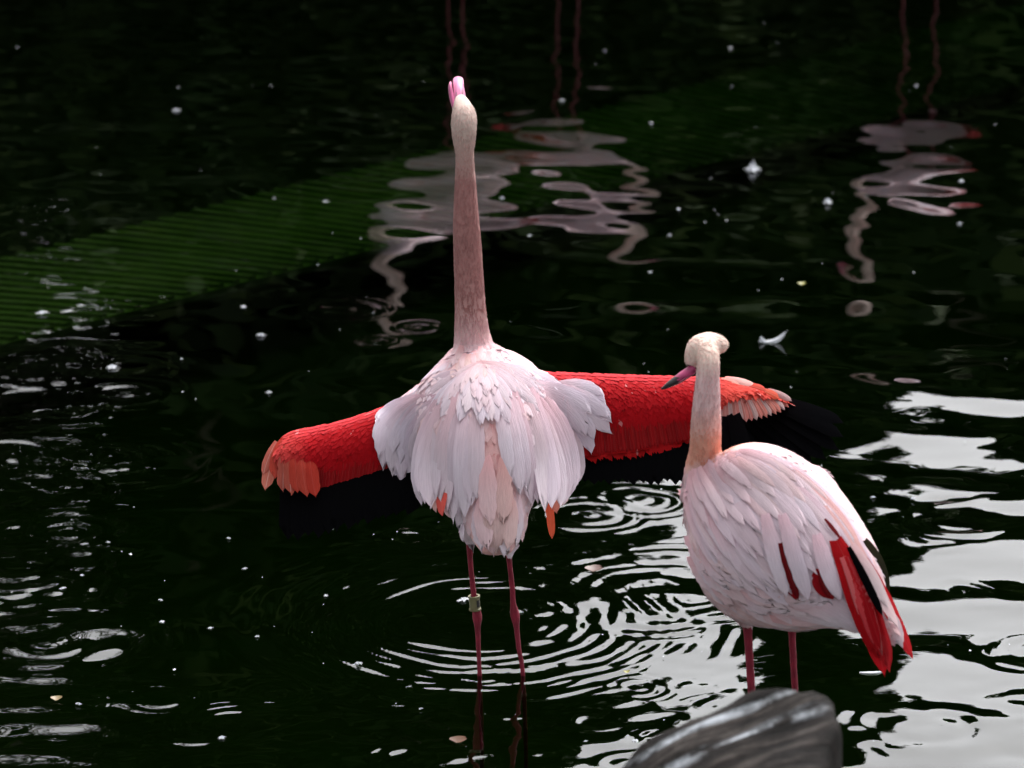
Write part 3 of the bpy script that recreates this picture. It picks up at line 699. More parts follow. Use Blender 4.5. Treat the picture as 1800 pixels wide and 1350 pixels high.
# lower fringe of the coverts and the black flight feathers below
def wing_feather(name, wobj, surf, a, ctrl, b, wpx, color, lift0, lift1, ydef, material=None, yend=None, **kw):
    path = bez(a, ctrl, b, kw.pop('n', 12)); P, NN = surf.lay(path, lift0, lift1, ydef)
    if yend is not None:                                       # keep on leaning towards the viewer past the surface
        pass
    k = 1 / 905.0
    return add_feather(name, wobj, B1.o, P, NN, wpx * k, color, material or M['feather'], **kw)
def hang(name, wobj, a, b, wpx, color, ya, lean, material, bow=(0, 0), off=-.005, **kw):
    """feather from pixel a to pixel b whose depth follows the wing plane"""
    path = bez(a, ((a[0] + b[0]) / 2 + bow[0], (a[1] + b[1]) / 2 + bow[1]), b, 12); P = []; NN = []
    h = (S_L if wobj is wingL else S_R).b.ray_cast(CAM, ray(*a)); y0 = h[0].y if h[0] is not None else Y1 + ya
    for u, v in path:
        q = at_y(u, v, y0 + off + (.005 * max(0, 1 - 3.2 * (v - path[0][1]) / max(1, abs(b[1] - a[1]))) if off < 0 else 0) - lean * (v - path[0][1])); P.append(list(q)); NN.append([0, -.62, .78])
    return add_feather(name, wobj, B1.o, np.array(P), np.array(NN), wpx / 905.0, color, material, **kw)
for i in range(13):                                            # left: black secondaries
    t = i / 12; a = (512 + 250 * t, 800 - 20 * t); b = (508 + 205 * t + rnd.uniform(-2, 2), 957 - 50 * t + rnd.uniform(-4, 4) - (6 if i == 0 else 0))
    hang('flight_feather', wingL, a, b, 34, BLACK, -.028 - .0012 * i, KDY, M['black_feather'], (-2, 0), off=.020 - .0008 * i, tip=.16, base=.7, camber=.10, ragged=.05)
hang('flight_feather', wingL, (728, 800), (752, 890), 30, BLACK, -.04, KDY, M['black_feather'], off=.012, tip=.3, base=.7)
for i in range(22):                                            # right: black secondaries
    t = i / 21; a = (1010 + 280 * t, 770 - 40 * t); b = (1016 + 300 * t + rnd.uniform(-2, 2), 850 + 3 * math.sin(3 * t) - 14 * max(0, t - .6) + rnd.uniform(-3, 3))
    hang('flight_feather', wingR, a, b, 34, BLACK, -.022 - .0008 * i, KDY, M['black_feather'], (3, 0), off=.022 - .0005 * i, tip=.22, base=.7, camber=.10, ragged=.05)
for i, (bx, by) in enumerate([(1345, 838), (1378, 832), (1405, 826), (1430, 818), (1455, 811), (1477, 793), (1486, 770), (1484, 744)]):
    t = i / 7; a = (1270 + 90 * t, 725 - 22 * t)
    hang('flight_feather', wingR, a, (bx, by), 38 - 10 * t, BLACK, .092 + .02 * t, KDY * .9, M['black_feather'], (6, -6), off=.016, tip=.34, base=.6, camber=.08, ragged=.04)
ALU = (.56, .17, .12)                                           # translucent salmon feathers at the folded wrist
for a, b, wd, cc, of in (((545, 800), (556, 876), 26, (.40, .035, .022), -.004), ((530, 795), (540, 874), 26, (.42, .05, .032), -.0045), ((520, 790), (524, 868), 24, (.42, .045, .028), -.005), ((512, 788), (512, 872), 24, (.46, .09, .06), -.0055),
                         ((504, 785), (498, 866), 24, (.46, .10, .07), -.006), ((497, 776), (484, 842), 28, (.48, .06, .04), -.0065), ((500, 770), (508, 826), 26, (.46, .04, .028), -.008), ((515, 768), (524, 832), 24, (.44, .035, .025), -.008), ((490, 780), (466, 864), 24, ALU, -.0075), ((486, 776), (462, 838), 16, (.52, .15, .11), -.0085)):
    hang('covert_feather', wingL, a, b, wd, jit(cc), .060, KDY * .9, M['red_feather'] if wd > 24.5 or cc[1] < .08 else M['salmon_feather'], (-5, -3), off=of, tip=.35, base=.5, camber=.2, ragged=.06)
pc_tips = [(1262, 768), (1274, 755), (1286, 750), (1298, 745), (1314, 742), (1331, 739), (1347, 735), (1362, 730), (1376, 724), (1388, 715), (1393, 706)]
PT = smooth_path(pc_tips, 19)
for i, b in enumerate(PT):
    t = i / 18; a = (1262 + 88 * t, 689 - 5 * t)
    hang('covert_feather', wingR, a, tuple(b), 17 - 5 * t, jit(mixv((.50, .20, .18), (.56, .15, .11), t) if i % 3 else (.46, .30, .29), .1), .085 + .012 * t, KDY * .9, M['salmon_feather'], (4, -4), off=-.004 - .0004 * (i % 2), tip=.3, base=.4, camber=.3, ragged=.04)
for a, b, wd, cc, yy in (((1256, 668), (1290, 720), 26, (.50, .05, .03), .088), ((1268, 668), (1318, 690), 24, (.78, .36, .30), .094), ((1300, 676), (1348, 688), 20, (.54, .045, .02), .098), ((1330, 684), (1372, 702), 18, (.54, .07, .03), .1), ((1275, 664), (1330, 680), 14, (.80, .48, .44), .098)):
    hang('covert_feather', wingR, a, b, wd, jit(cc), yy, KDY * .9, M['feather'], (4, -4), tip=.35, base=.5, camber=.2)

for wobj, sf, n_, f_ in ((wingL, S_L, 34, lambda t: (562 + 170 * t, 800 - 8 * t, 556 + 160 * t, 872 - 20 * t)), (wingR, S_R, 44, lambda t: (1036 + 200 * t, 735 - 12 * t, 1040 + 212 * t, 806 - 34 * t))):
    for i in range(n_):                                        # greater coverts: long narrow feathers over the lower half
        u0, v0, u1, v1 = f_((i + rnd.uniform(-.3, .3)) / (n_ - 1)); v0 += rnd.uniform(-16, 12)
        wing_feather('covert_feather', wobj, sf, (u0, v0), ((u0 + u1) / 2, (v0 + v1) / 2), (u1, v1 + rnd.uniform(-4, 3)), 12, jit((.27, .005, .007), .18), .0008, .004, Y1, material=M['red_feather'], tip=.35, camber=.25, ragged=.05, base=.5)
# ---- white scapulars fanning over back and wing roots
cv, cf = merge([(bv1, bf1), (wvL, wfL), (wvR, wfR)]); S1 = Surf(cv, cf)
scatter_plumes('contour_plumage', bv1, bf1, f1, B1.o, 1500, lambda p: .042 if px(p)[1] > 640 else .022,
               lambda p, n: np.array([(px(p)[0] - 860) * .002, -.5, -.85]),
               lambda p, rs: mixv(mixv(WHITE, BLUSH, rs.rand()), PINK, .75 * math.exp(-((px(p)[0] - 868) / 40) ** 2) * min(1, max(0, (px(p)[1] - 700) / 60)) + .15 * rs.rand()),
               keep=lambda p, n: p[2] > .26 and 612 < px(p)[1] < 925 and (p[1] < Y1 + .07) and n[2] > -.6, lift=.12, wid=.5, seed=3, rows=6, cols=3)
scatter_plumes('neck_down', bv1, bf1, f1, B1.o, 9000, lambda p: .009, lambda p, n: np.array([0, 0, -1.0]),
               lambda p, rs: mixv(mixv(CREAM, NECK, (px(p)[1] - 235) / 90), BLUSH, (px(p)[1] - 545) / 60) * rs.uniform(.9, 1.15),
               keep=lambda p, n: p[2] > .6 and 184 < px(p)[1] < 640 and abs(px(p)[0] - 825) < 60, lift=.22, wid=.35, seed=4, rows=3, cols=3)
def scap(a, c, b, wpx, col, l0, l1, name='scapular_feather', mono=False, mt=None, **kw):
    P, NN = S1.lay(bez(a, c, b, 16), l0, l1, Y1, smooth=14, ease=.8, lean=.0007, mono=mono)
    kw = {**dict(cols=9, camber=.10, tip=.42, base=.5, ragged=.07, barb=.55), **kw}
    add_feather(name, f1, B1.o, P, NN, wpx / 900.0, col, mt or M['feather'], **kw)
# tail: pointed white plumes, then the pink centre
for a, c, b, wd, cc in (((815, 850), (805, 910), (806, 938), 26, WHITE), ((822, 870), (818, 930), (832, 972), 26, WHITE), ((840, 880), (838, 940), (848, 976), 26, WHITE), ((905, 860), (915, 920), (906, 966), 24, WHITE),
                        ((900, 870), (908, 930), (898, 985), 26, WHITE), ((885, 900), (890, 950), (886, 984), 26, WHITE), ((862, 900), (862, 950), (868, 980), 30, BLUSH), ((812, 880), (808, 930), (815, 955), 16, WHITE), ((912, 880), (918, 920), (912, 950), 14, WHITE)):
    scap(a, c, b, wd, jit(cc), .0, .010, name='tail_feather', tip=.45, ragged=.2)
for a, c, b, wd, cc in (((850, 860), (845, 920), (858, 968), 34, BLUSH), ((890, 850), (900, 910), (892, 968), 32, (.74, .54, .53)), ((868, 850), (868, 920), (874, 976), 40, (.74, .52, .51)), ((860, 800), (852, 860), (862, 925), 34, BLUSH), ((882, 800), (890, 860), (884, 925), 32, (.74, .50, .49))):
    scap(a, c, b, wd, jit(cc), .006, .014, name='tail_feather', tip=.5, ragged=.12, base=.12)
# red and salmon feathers that show below the white ones
for a, c, b, wd, cc in (((790, 820), (768, 870), (778, 908), 26, (.66, .10, .08)), ((775, 830), (758, 880), (768, 902), 22, (.75, .45, .42)), ((965, 830), (975, 870), (979, 905), 22, SALMON),
                        ((962, 850), (968, 910), (971, 949), 15, (.62, .10, .05)), ((985, 840), (1000, 870), (986, 890), 18, (.78, .55, .50)), ((780, 850), (776, 890), (796, 912), 20, BLUSH)):
    scap(a, c, b, wd, jit(cc), -.006, -.005, tip=.5, mono=True, mt=M['red_feather'])
# long tertials
LONG = [((768, 706), (724, 800), (741, 880), 40), ((785, 700), (738, 800), (757, 889), 48), ((800, 700), (764, 800), (776, 878), 44), ((812, 692), (780, 800), (797, 915), 50), ((826, 692), (806, 800), (817, 905), 50),
        ((838, 690), (836, 790), (838, 872), 40),
        ((975, 706), (1030, 790), (1011, 850), 38), ((958, 700), (1008, 790), (1000, 868), 44), ((940, 694), (985, 800), (984, 884), 46), ((918, 690), (960, 790), (958, 893), 48), ((902, 690), (928, 790), (936, 880), 46), ((885, 688), (905, 770), (914, 862), 42), ((874, 690), (888, 770), (898, 830), 34)]
def densify(rows, breaks, wk):
    out = []
    for i, q in enumerate(rows):
        out.append((*q[:3], q[3] * wk))
        if i + 1 < len(rows) and i not in breaks:
            n_ = rows[i + 1]; mid_ = lambda k: ((q[k][0] + n_[k][0]) / 2 + rnd.uniform(-3, 3), (q[k][1] + n_[k][1]) / 2 + rnd.uniform(-16, 6))
            out.append((mid_(0), mid_(1), mid_(2), (q[3] + n_[3]) / 2 * wk))
    return out
for i, (a, c, b, wd) in enumerate(densify(LONG, (5,), .74)):
    scap(a, c, (b[0], b[1] + 9), wd, jit(mixv(WHITE, BLUSH, .25 * rnd.random())), .004 + rnd.uniform(0, .004), .005 + rnd.uniform(0, .012), mono=True)
# side scapulars over the red
SIDE = [((745, 700), (690, 740), (708, 854), 40), ((735, 700), (680, 745), (690, 840), 36), ((728, 694), (668, 740), (673, 830), 36), ((722, 690), (662, 728), (661, 782), 34), ((722, 688), (672, 712), (664, 742), 32), ((760, 700), (705, 760), (722, 846), 38), ((752, 690), (700, 730), (690, 800), 38),
        ((760, 684), (715, 712), (700, 770), 36), ((770, 690), (728, 740), (728, 820), 40),
        ((985, 690), (1045, 730), (1078, 764), 38), ((990, 680), (1050, 710), (1073, 738), 36), ((990, 672), (1045, 684), (1065, 708), 34), ((985, 668), (1030, 672), (1056, 688), 30), ((970, 690), (1030, 730), (1046, 776), 36), ((955, 690), (1005, 730), (1018, 765), 36), ((945, 682), (1000, 705), (1035, 745), 38), ((950, 676), (1010, 690), (1050, 725), 38), ((980, 700), (1040, 770), (1040, 800), 36)]
for i, (a, c, b, wd) in enumerate(densify(SIDE, (4, 6, 8, 12, 14, 16), .78)):
    a = (a[0] + (14 if a[0] < 850 else -6), max(a[1], 700 if a[0] < 850 else 676))
    scap(a, c, b, wd, jit(mixv((.72, .63, .73), WHITE, rnd.random())), .005, .009 + .002 * (i % 3), tip=.4)
# middle and upper rows, shorter towards the neck
MANT = []
for i in range(84):
    th = math.radians(rnd.uniform(-66, 80)); ro_ = 34 + 74 * (i * .618 % 1) ** .8; MANT.append((ro_, th))
for ro_, th in sorted(MANT, reverse=True):
    s, c = math.sin(th), math.cos(th); ex = 1.1 + .35 * abs(s); ln = .74 + .16 * rnd.random()
    b = (852 + ro_ * ex * s + rnd.uniform(-4, 4), 642 + ro_ * (.16 + .88 * c)); ri = ro_ * (1 - ln) - 14
    a = (846 + ri * ex * s, 642 + ri * (.10 + .80 * c)); m_ = (.5 * (a[0] + b[0]) + 7 * s, .5 * (a[1] + b[1]) - 8 * abs(s))
    q = ro_ / 122; scap(a, m_, b, (15 + 11 * q) * rnd.uniform(.75, 1.15), jit(mixv(BLUSH, WHITE, min(1, max(0, q * 1.2 - .1 + rnd.uniform(-.25, .25))))), .0075 - .003 * q, .0105 - .003 * q + rnd.uniform(0, .002), tip=.5, ragged=.05)
for i in range(26):                                             # small feathers at the neck root
    u = rnd.uniform(800, 866); v = rnd.uniform(606, 640); s = (u - 832) / 40
    scap((u, v), (u + 8 * s, v + 12), (u + 14 * s, v + 26), 13, jit(mixv(BLUSH, (.76, .54, .53), rnd.random())), .006, .010, cols=5)

# ------------------------------------------------------------------ preening bird with folded wings
Y2 = 6.9
g2 = at_y(1355, 1150, Y2)
f2 = thing('flamingo', 'pale pink flamingo with folded wings, head turned down, standing behind the wooden post', 'flamingo', (g2.x, Y2, -.345), 'flamingos standing in the pond')
B2 = Bird(Y2, f2); r = B2.row
neck2 = [r(1252, 860, .09, 60), r(1242, 825, .085, 40), r(1240, 793, .07, 28.5), r(1241, 749, .055, 27), r(1242.5, 700, .045, 23.5), r(1244.5, 655, .045, 20.5), r(1245, 632, .052, 20), r(1243, 612, .07, 19.5), r(1240, 604, .085, 16)]
head2 = [r(1271, 619, .083, 9), r(1264, 611, .085, 20), r(1245, 605, .086, 21), r(1228, 613, .082, 22), r(1219, 628, .078, 16.5), r(1214, 642, .075, 11)]
body2s = [r(1246, 838, .11, 40, 40), r(1262, 850, .10, 72, 66), r(1290, 882, .06, 105, 92), r(1350, 944, -.01, 154, 120), r(1420, 990, -.08, 132, 100), r(1480, 1030, -.135, 94, 70), r(1530, 1080, -.185, 42, 30), r(1572, 1118, -.22, 14, 9)]
lx, rx_ = at_y(1321, 1215, Y2), at_y(1397, 1205, Y2 + .05)
legA = [r(1306, 1050, -.02, 40), r(1311, 1085, -.01, 17), r(1314, 1105, 0, 9.0), r(1317, 1150, 0, 7.6), r(1321, 1215, 0, 7.4), (lx.x + .004, Y2, .16, .0066, .0066), (lx.x + .005, Y2, .12, .0098, .0098), (lx.x + .006, Y2, .08, .0066, .0066), (lx.x + .008, Y2, -.1, .0052, .0052), (lx.x + .01, Y2, BZ, .0055, .0055)]
legB = [r(1388, 1050, .03, 40), r(1391, 1085, .04, 16), r(1392, 1110, .05, 7.6), r(1394, 1150, .05, 6.4), r(1397, 1205, .05, 6.2), (rx_.x + .003, Y2 + .05, .16, .0062, .0062), (rx_.x + .004, Y2 + .05, .12, .0094, .0094), (rx_.x + .005, Y2 + .05, .08, .0062, .0062), (rx_.x + .006, Y2 + .05, -.1, .0052, .0052), (rx_.x + .006, Y2 + .05, BZ, .0055, .0055)]
hump = [r(1262, 850, .05, 40), r(1300, 846, .03, 64), r(1345, 852, .0, 72), r(1400, 890, -.03, 74), r(1460, 955, -.08, 66), r(1500, 1010, -.12, 40)]
parts = [tube(hump, 24, 28, (.64, 0, .77)), tube(neck2, 50, 28), tube(head2, 30, 24, (0, 1, 0)), tube(body2s, 44, 48, (.64, 0, .77)), tube(legA, 60, 14), tube(legB, 60, 14)]
parts += foot(lx.x + .01, Y2, BZ + .004, -.9) + foot(rx_.x + .006, Y2 + .05, BZ + .004, -.9)
bv2, bf2 = remesh(parts, .0028, 5)
mesh_obj('body', bv2, bf2, M['body'], f2, B2.o, col=body_colors(bv2, B2, 2))
tipd = at_y(1186, 669, Y2 + .06)
bl = [r(1221, 646, .075, 10, 9), r(1210, 654.5, .072, 11, 9), r(1198, 662.5, .068, 10.5, 8.5), r(1187, 669.5, .064, 9.2, 7.5), r(1176, 676, .06, 6.6, 5.5), r(1168, 681, .058, 3.8, 3.5), r(1162, 684, .056, 1.5, 1.5)]
def bill2c(q):
    u, v = px(q); s = (1221 - u) * .86 + (v - 646) * .5
    return np.array((.014, .010, .012)) if s > 35 + 3 * math.sin(v) else np.array((.33, .035, .12)) * (1.15 - .25 * math.sin((v - .55 * u) * .25))
bill2 = bill_part('bill', [tube(bl, 34, 18, (0, 1, 0))], .0011, bill2c, f2, B2.o)
v, f = tube([r(1218, 659, .058, .8), r(1204, 666, .052, 1.0), r(1192, 673, .05, .8)], 10, 6)
mesh_obj('bill_groove', v, f, M['bill'], bill2, B2.o, col=np.repeat([[.16, .02, .05]], len(v), 0))
S2 = Surf(bv2, bf2); K2 = (at_y(1350, 950, Y2) - CAM).dot(FWD) / FPX
def b2f(a, c, b, wpx, col, l0, l1, name='contour_feather', parent=f2, sm=14, mt=None, strict=False, **kw):
    if strict and any(S2.b.ray_cast(CAM, ray(u + o, v))[0] is None for u, v in bez(a, c, b, 14) for o in (-6, 8)): return None
    P, NN = S2.lay(bez(a, c, b, 14), l0, l1, Y2 - .1, smooth=sm, ease=.8)
    kw = {**dict(cols=9, camber=.09, tip=.5, base=.5, ragged=.05, barb=.6), **kw}
    return add_feather(name, parent, B2.o, P, NN, wpx * K2, col, mt or M['feather'], **kw)
scatter_plumes('contour_plumage', bv2, bf2, f2, B2.o, 2600, lambda p: .030, lambda p, n: np.array([.55, -.6, -.58]),
               lambda p, rs: mixv(mixv(WHITE, BLUSH, rs.rand()), PINK, .35 * rs.rand()),
               keep=lambda p, n: p[2] > .335 and px(p)[1] > 790 and (px(p)[0] > 1262 or px(p)[1] > 830), lift=.03, wid=.5, seed=8, rows=6, cols=3)
scatter_plumes('neck_down', bv2, bf2, f2, B2.o, 9000, lambda p: .009, lambda p, n: np.array([0, 0, -1.0]) if px(p)[1] > 625 else np.array([.6, 0, -.3]),
               lambda p, rs: mixv(mixv((.80, .63, .55), (.76, .54, .55), (px(p)[1] - 628) / 40), (.78, .38, .28), (px(p)[1] - 715) / 60) * rs.uniform(.9, 1.15),
               keep=lambda p, n: p[2] > .55 and px(p)[1] < 815 and px(p)[0] < 1290, lift=.22, wid=.35, seed=9, rows=3, cols=3)
# belly and flank tufts
for i in range(46):
    u = rnd.uniform(1222, 1420); v = np.interp(u, [1195, 1230, 1300, 1420], [930, 990, 1050, 1075]) + rnd.uniform(-45, 22); sl_ = np.interp(u, [1195, 1300, 1420], [70, 40, 8])
    ln = rnd.uniform(60, 95); d = (math.cos(math.radians(sl_)), math.sin(math.radians(sl_)))
    a = (u - d[0] * ln * .4, v - d[1] * ln * .4); b = (u + d[0] * ln * .6, v + d[1] * ln * .6)
    b2f(a, ((a[0] + b[0]) / 2 - 4, (a[1] + b[1]) / 2 + 6), b, rnd.uniform(22, 32), jit(mixv(WHITE, BLUSH, rnd.uniform(.2, .9))), .0, .008, ragged=.15)
# tail coverts, red and black feathers at the rear
for a, c, b, wd, cc in (((1400, 1060), (1470, 1062), (1520, 1116), 44, WHITE), ((1420, 1050), (1490, 1062), (1535, 1122), 40, WHITE), ((1380, 1075), (1450, 1075), (1500, 1104), 38, WHITE), ((1350, 1085), (1410, 1090), (1450, 1090), 30, BLUSH)):
    b2f(a, c, b, wd, jit(cc), .004, .014, name='tail_feather')
b2f((1500, 1000), (1560, 1070), (1588, 1140), 34, (.74, .66, .72), .000, .004, name='tail_feather')
for a, c, b, wd, cc, l in (((1470, 950), (1515, 1040), (1545, 1120), 46, RED, .012), ((1490, 1000), (1530, 1080), (1556, 1191), 40, (.46, .008, .014), .016), ((1480, 990), (1520, 1080), (1545, 1160), 40, RED, .020), ((1500, 1000), (1545, 1090), (1565, 1184), 30, (.50, .02, .028), .014),
                       ((1375, 960), (1388, 1010), (1400, 1056), 40, CRIMSON, .0075), ((1440, 1000), (1448, 1030), (1466, 1054), 40, CRIMSON, .0075)):
    b2f(a, c, b, wd, jit(cc), l, l + (.012 if l > .01 else 0), name='flight_feather', tip=.5, mt=M['red_feather'])
for q in range(9):
    o_ = rnd.uniform(-16, 14); e_ = rnd.uniform(-34, 0)
    b2f((1488 + o_, 985 + e_ * .3), (1520 + o_, 1065), (1548 + .5 * o_, 1176 + e_), 17, jit(((.48, .012, .018), (.56, .05, .06), (.60, .14, .15), (.40, .006, .012))[q % 4], .1), .022, .032, name='flight_feather', mt=M['red_feather'], tip=.6, ragged=.12)
b2f((1492, 962), (1528, 1030), (1553, 1086), 15, BLACK, .033, .035, name='flight_feather', mt=M['black_feather'])
b2f((1520, 950), (1552, 990), (1563, 1045), 26, (.02, .02, .012), .004, .006, name='flight_feather', mt=M['black_feather'])
b2f((1520, 985), (1562, 1060), (1606, 1160), 30, (.52, .015, .022), .018, .02, name='flight_feather', tip=.6, mt=M['red_feather'])
b2f((1508, 970), (1545, 1040), (1580, 1105), 24, (.80, .62, .64), .024, .024, name='flight_feather', tip=.6)
b2f((1498, 958), (1535, 1015), (1562, 1070), 26, (.80, .68, .70), .026, .026, name='flight_feather', tip=.6)
def slits():
    for a, c, b, wd in (((1372, 955), (1386, 1005), (1404, 1056), 16), ((1440, 1004), (1446, 1030), (1460, 1052), 12), ((1450, 912), (1462, 925), (1478, 948), 7)):
        b2f(a, c, b, wd, (.13, .003, .006), .0125, .0155, name='flight_feather', mt=M['red_feather'], tip=.6)
    for a, c, b, wd in (((1375, 905), (1398, 985), (1422, 1058), 30), ((1436, 940), (1452, 1000), (1478, 1056), 30), ((1345, 905), (1362, 985), (1384, 1052), 30)):
        b2f(a, c, b, wd, jit(WHITE), .0145, .017)
# streamlines of the folded wing from shoulder to rear; later rows overlap earlier ones
def stream(a, t):
    A = np.array([(1206, 838), (1196, 900), (1250, 1010), (1345, 1078)], float); Bq = np.array([(1318, 791), (1418, 812), (1522, 922), (1556, 1040)], float)
    Mq = np.array([(1262, 808), (1318, 850), (1412, 960), (1490, 1075)], float)
    P = (A + (Mq - A) * (a * 2)) if a < .5 else (Mq + (Bq - Mq) * (a * 2 - 1))
    s = 1 - t; return s ** 3 * P[0] + 3 * s * s * t * P[1] + 3 * s * t * t * P[2] + t ** 3 * P[3]
ROWS = [(.40, 1.00, 33, 17), (.26, .93, 32, 17), (.12, .80, 30, 17), (.03, .64, 28, 16), (-.02, .48, 25, 14), (-.03, .32, 20, 11)]
for k, (t0, t1, wd, n) in enumerate(ROWS):
    order = list(range(n)); rnd.shuffle(order)
    for j in order:
        a = min(1, max(0, (j + .5 * (k % 2)) / (n - .5) + rnd.uniform(-.015, .015))); e = rnd.uniform(-.07, .07)
        tt1 = t1 + e - (.10 * (a < .25) + .0) * (k < 2)
        p0, p1, p2, = stream(a, max(-.03, t0 + e)), stream(min(1, a), (t0 + tt1) / 2 + e), stream(a, tt1)
        c = 2 * p1 - .5 * (p0 + p2)
        hue = .15 + .07 * k + rnd.uniform(-.15, .25); col = mixv((.74, .64, .73), BLUSH, min(1, max(0, hue)))
        if k > 3 and rnd.random() < .3: col = mixv(col, (.78, .56, .56), .45)
        if a > .72 and .1 < t0 < .3 and rnd.random() < .4: col = mixv(col, (.74, .38, .34), .7)
        b2f(p0, c, p2, wd * rnd.uniform(.6, 1.1) * (.7 if a > .9 or a < .08 else 1), jit(col), .006 + .001 * k, .0075 + .001 * k + rnd.uniform(0, .0025), strict=True)
slits()

# ------------------------------------------------------------------ far flamingos: they stand beyond the picture and show as reflections
def far_flamingo():
    t = thing('wading_flamingo', 'flamingo wading beyond the submerged ramp, shown by its wavering reflection', 'flamingo', (0, 0, 0), 'far flamingos mirrored in the pond')
    P_ = []
    P_.append(tube([(-.27, 0, .66, .02, .015), (-.2, 0, .68, .07, .06), (-.05, 0, .72, .125, .12), (.1, 0, .77, .115, .12), (.19, 0, .82, .07, .075), (.23, 0, .86, .03, .03)], 30, 28, (0, 1, 0)))
    P_.append(tube([(.15, 0, .80, .05, .05), (.25, 0, .86, .032, .034), (.31, .01, .95, .025, .026), (.27, .02, 1.06, .021, .021), (.21, .02, 1.15, .018, .018), (.23, .01, 1.24, .017, .017), (.29, 0, 1.27, .024, .022), (.335, 0, 1.25, .019, .018), (.355, 0, 1.235, .011, .011)], 50, 18, (0, 1, 0)))
    for y in (-.075, .075):
        P_.append(tube([(.0, y, .66, .03, .03), (.0, y, .58, .010, .010), (-.01, y, .33, .0065, .0065), (-.012, y, .30, .0105, .0105), (-.01, y, .26, .0062, .0062), (0, y, -.02, .0055, .0055), (0, y, -.34, .0055, .0055)], 50, 12))
        P_ += foot(0, y, -.335, math.pi / 2)
    v, f = remesh(P_, .004, 4); n1 = vnoise(v, 30)
    c = mixv(BLUSH, WHITE, np.clip(.5 + .5 * n1, 0, 1)); c[v[:, 2] > .88] = CREAM; c[v[:, 2] < .60] = (.11, .02, .03)
    mesh_obj('body', v, f, M['body'], t, col=c)
    bl_ = [(.345, 0, 1.242, .011, .011), (.375, 0, 1.222, .012, .010), (.395, 0, 1.195, .010, .009), (.40, 0, 1.17, .004, .004)]
    v, f = remesh([tube(bl_, 20, 14, (0, 1, 0))], .0014, 2); mesh_obj('bill', v, f, M['bill'], t, col=np.where(v[:, 2:3] < 1.2, np.array([[.012, .01, .012]]), np.array([[.5, .12, .2]])))
    for sg in (-1, 1):
        rows = [(.17, sg * .085, .80, .05, .018), (.08, sg * .118, .77, .085, .022), (-.06, sg * .118, .735, .085, .022), (-.2, sg * .075, .69, .05, .016), (-.31, sg * .03, .655, .015, .006)]
        v, f = tube(rows, 24, 18, (0, 0, 1)); w_ = mesh_obj('wing', v, f, M['body'], t, col=mixv(BLUSH, RED, np.clip((-v[:, 0] - .10) * 9, 0, .9)))
        scatter_plumes('wing_plumage', v, f, w_, (0, 0, 0), 260, lambda p: .05, lambda p, n: np.array([-1, 0, -.25]), lambda p, rs: mixv(mixv(WHITE, BLUSH, rs.rand()), RED, np.clip((-p[0] - .16) * 8, 0, .9)),
                       keep=lambda p, n, sg=sg: n[1] * sg > 0, seed=30 + sg, lift=.08, rows=5)
    return t
def copy_tree(o, parent=None):
    c = o.copy(); C.objects.link(c); c.parent = parent
    for ch in list(o.children): copy_tree(ch, c)
    return c
far0 = far_flamingo()
for i, (u, y, hd) in enumerate(((1615, 14.5, 2.2), (800, 14.25, 3.5), (1000, 14.7, .5))):
    o = far0 if i == 0 else copy_tree(far0)
    q = at_y(u, 0, y); o.location = (q.x, y, .0); o.rotation_euler.z = hd
    o['label'] = ('flamingo mirrored in open dark water clear of the submerged ramp', 'flamingo mirrored over the ramp right behind the stretched neck', 'flamingo mirrored over the ramp between the stretched neck and the floating feathers')[i]

# ------------------------------------------------------------------ feathers, down and leaves afloat
m, nt, p = mat('white_down'); p.inputs['Base Color'].default_value = (.50, .52, .56, 1); p.inputs['Roughness'].default_value = .9; M['down'] = m
def px_m(u, v): q = at_z(u, v, 0); return (q - CAM).dot(FWD) / FPX, q
def tuft_mesh(name, n, seed, flat=.5):
    rs = np.random.RandomState(seed); V = []; F = []
    for _ in range(n):
        a = rs.rand() * 6.28; r = rs.uniform(.3, 1.0); h = rs.uniform(.15, .9) * flat * (1.2 - r); w_ = rs.uniform(.05, .12)
        d = np.array([math.cos(a), math.sin(a), 0]); s2 = np.array([-d[1], d[0], 0]); o = len(V)
        V += [np.array([0, 0, .0]) - s2 * w_ * .3, s2 * w_ * .3, d * r * .55 + s2 * w_ + [0, 0, h + .12], d * r * .55 - s2 * w_ + [0, 0, h + .12], d * r + [0, 0, h * .5 + .02]]
        F += [(o, o + 1, o + 2, o + 3), (o + 3, o + 2, o + 4)]
    me = bpy.data.meshes.new(name); me.from_pydata([list(map(float, v)) for v in V], [], F); me.update(); me.materials.append(M['down']); return me
tufts = [tuft_mesh('down_tuft', 26, k, .5) for k in range(5)]
TUFTS = [(310, 196, 9), (573, 356, 6), (482, 350, 4), (1145, 218, 5), (1143, 480, 5), (1177, 415, 5), (988, 178, 5), (1284, 86, 5), (1690, 320, 7), (1687, 395, 6), (931, 416, 5), (75, 552, 11), (282, 1057, 6), (285, 1095, 7), (370, 1106, 6), (452, 1121, 6),
         (430, 1001, 5), (402, 948, 5), (573, 1049, 6), (630, 1169, 10), (740, 1248, 6), (816, 1057, 13), (138, 1240, 8), (1117, 1305, 9), (390, 1299, 9), (473, 692, 8), (110, 1036, 7), (190, 955, 5), (144, 1013, 5), (1535, 876, 6), (1605, 878, 6), (1030, 1305, 5), (459, 592, 11), (428, 541, 7), (197, 648, 13), (883, 350, 6)]
for i, (u, v, rp_) in enumerate(TUFTS):
    k, q = px_m(u, v); o = bpy.data.objects.new('down_tuft', tufts[i % 5]); C.objects.link(o); o.location = (q.x, q.y, .002); s_ = rp_ * k
    o.scale = (s_, s_ * 1.3, s_); o.rotation_euler.z = i * 1.9
    tag(o, 'small white tuft of down floating on the dark water', 'down tuft', 'down tufts afloat on the pond')
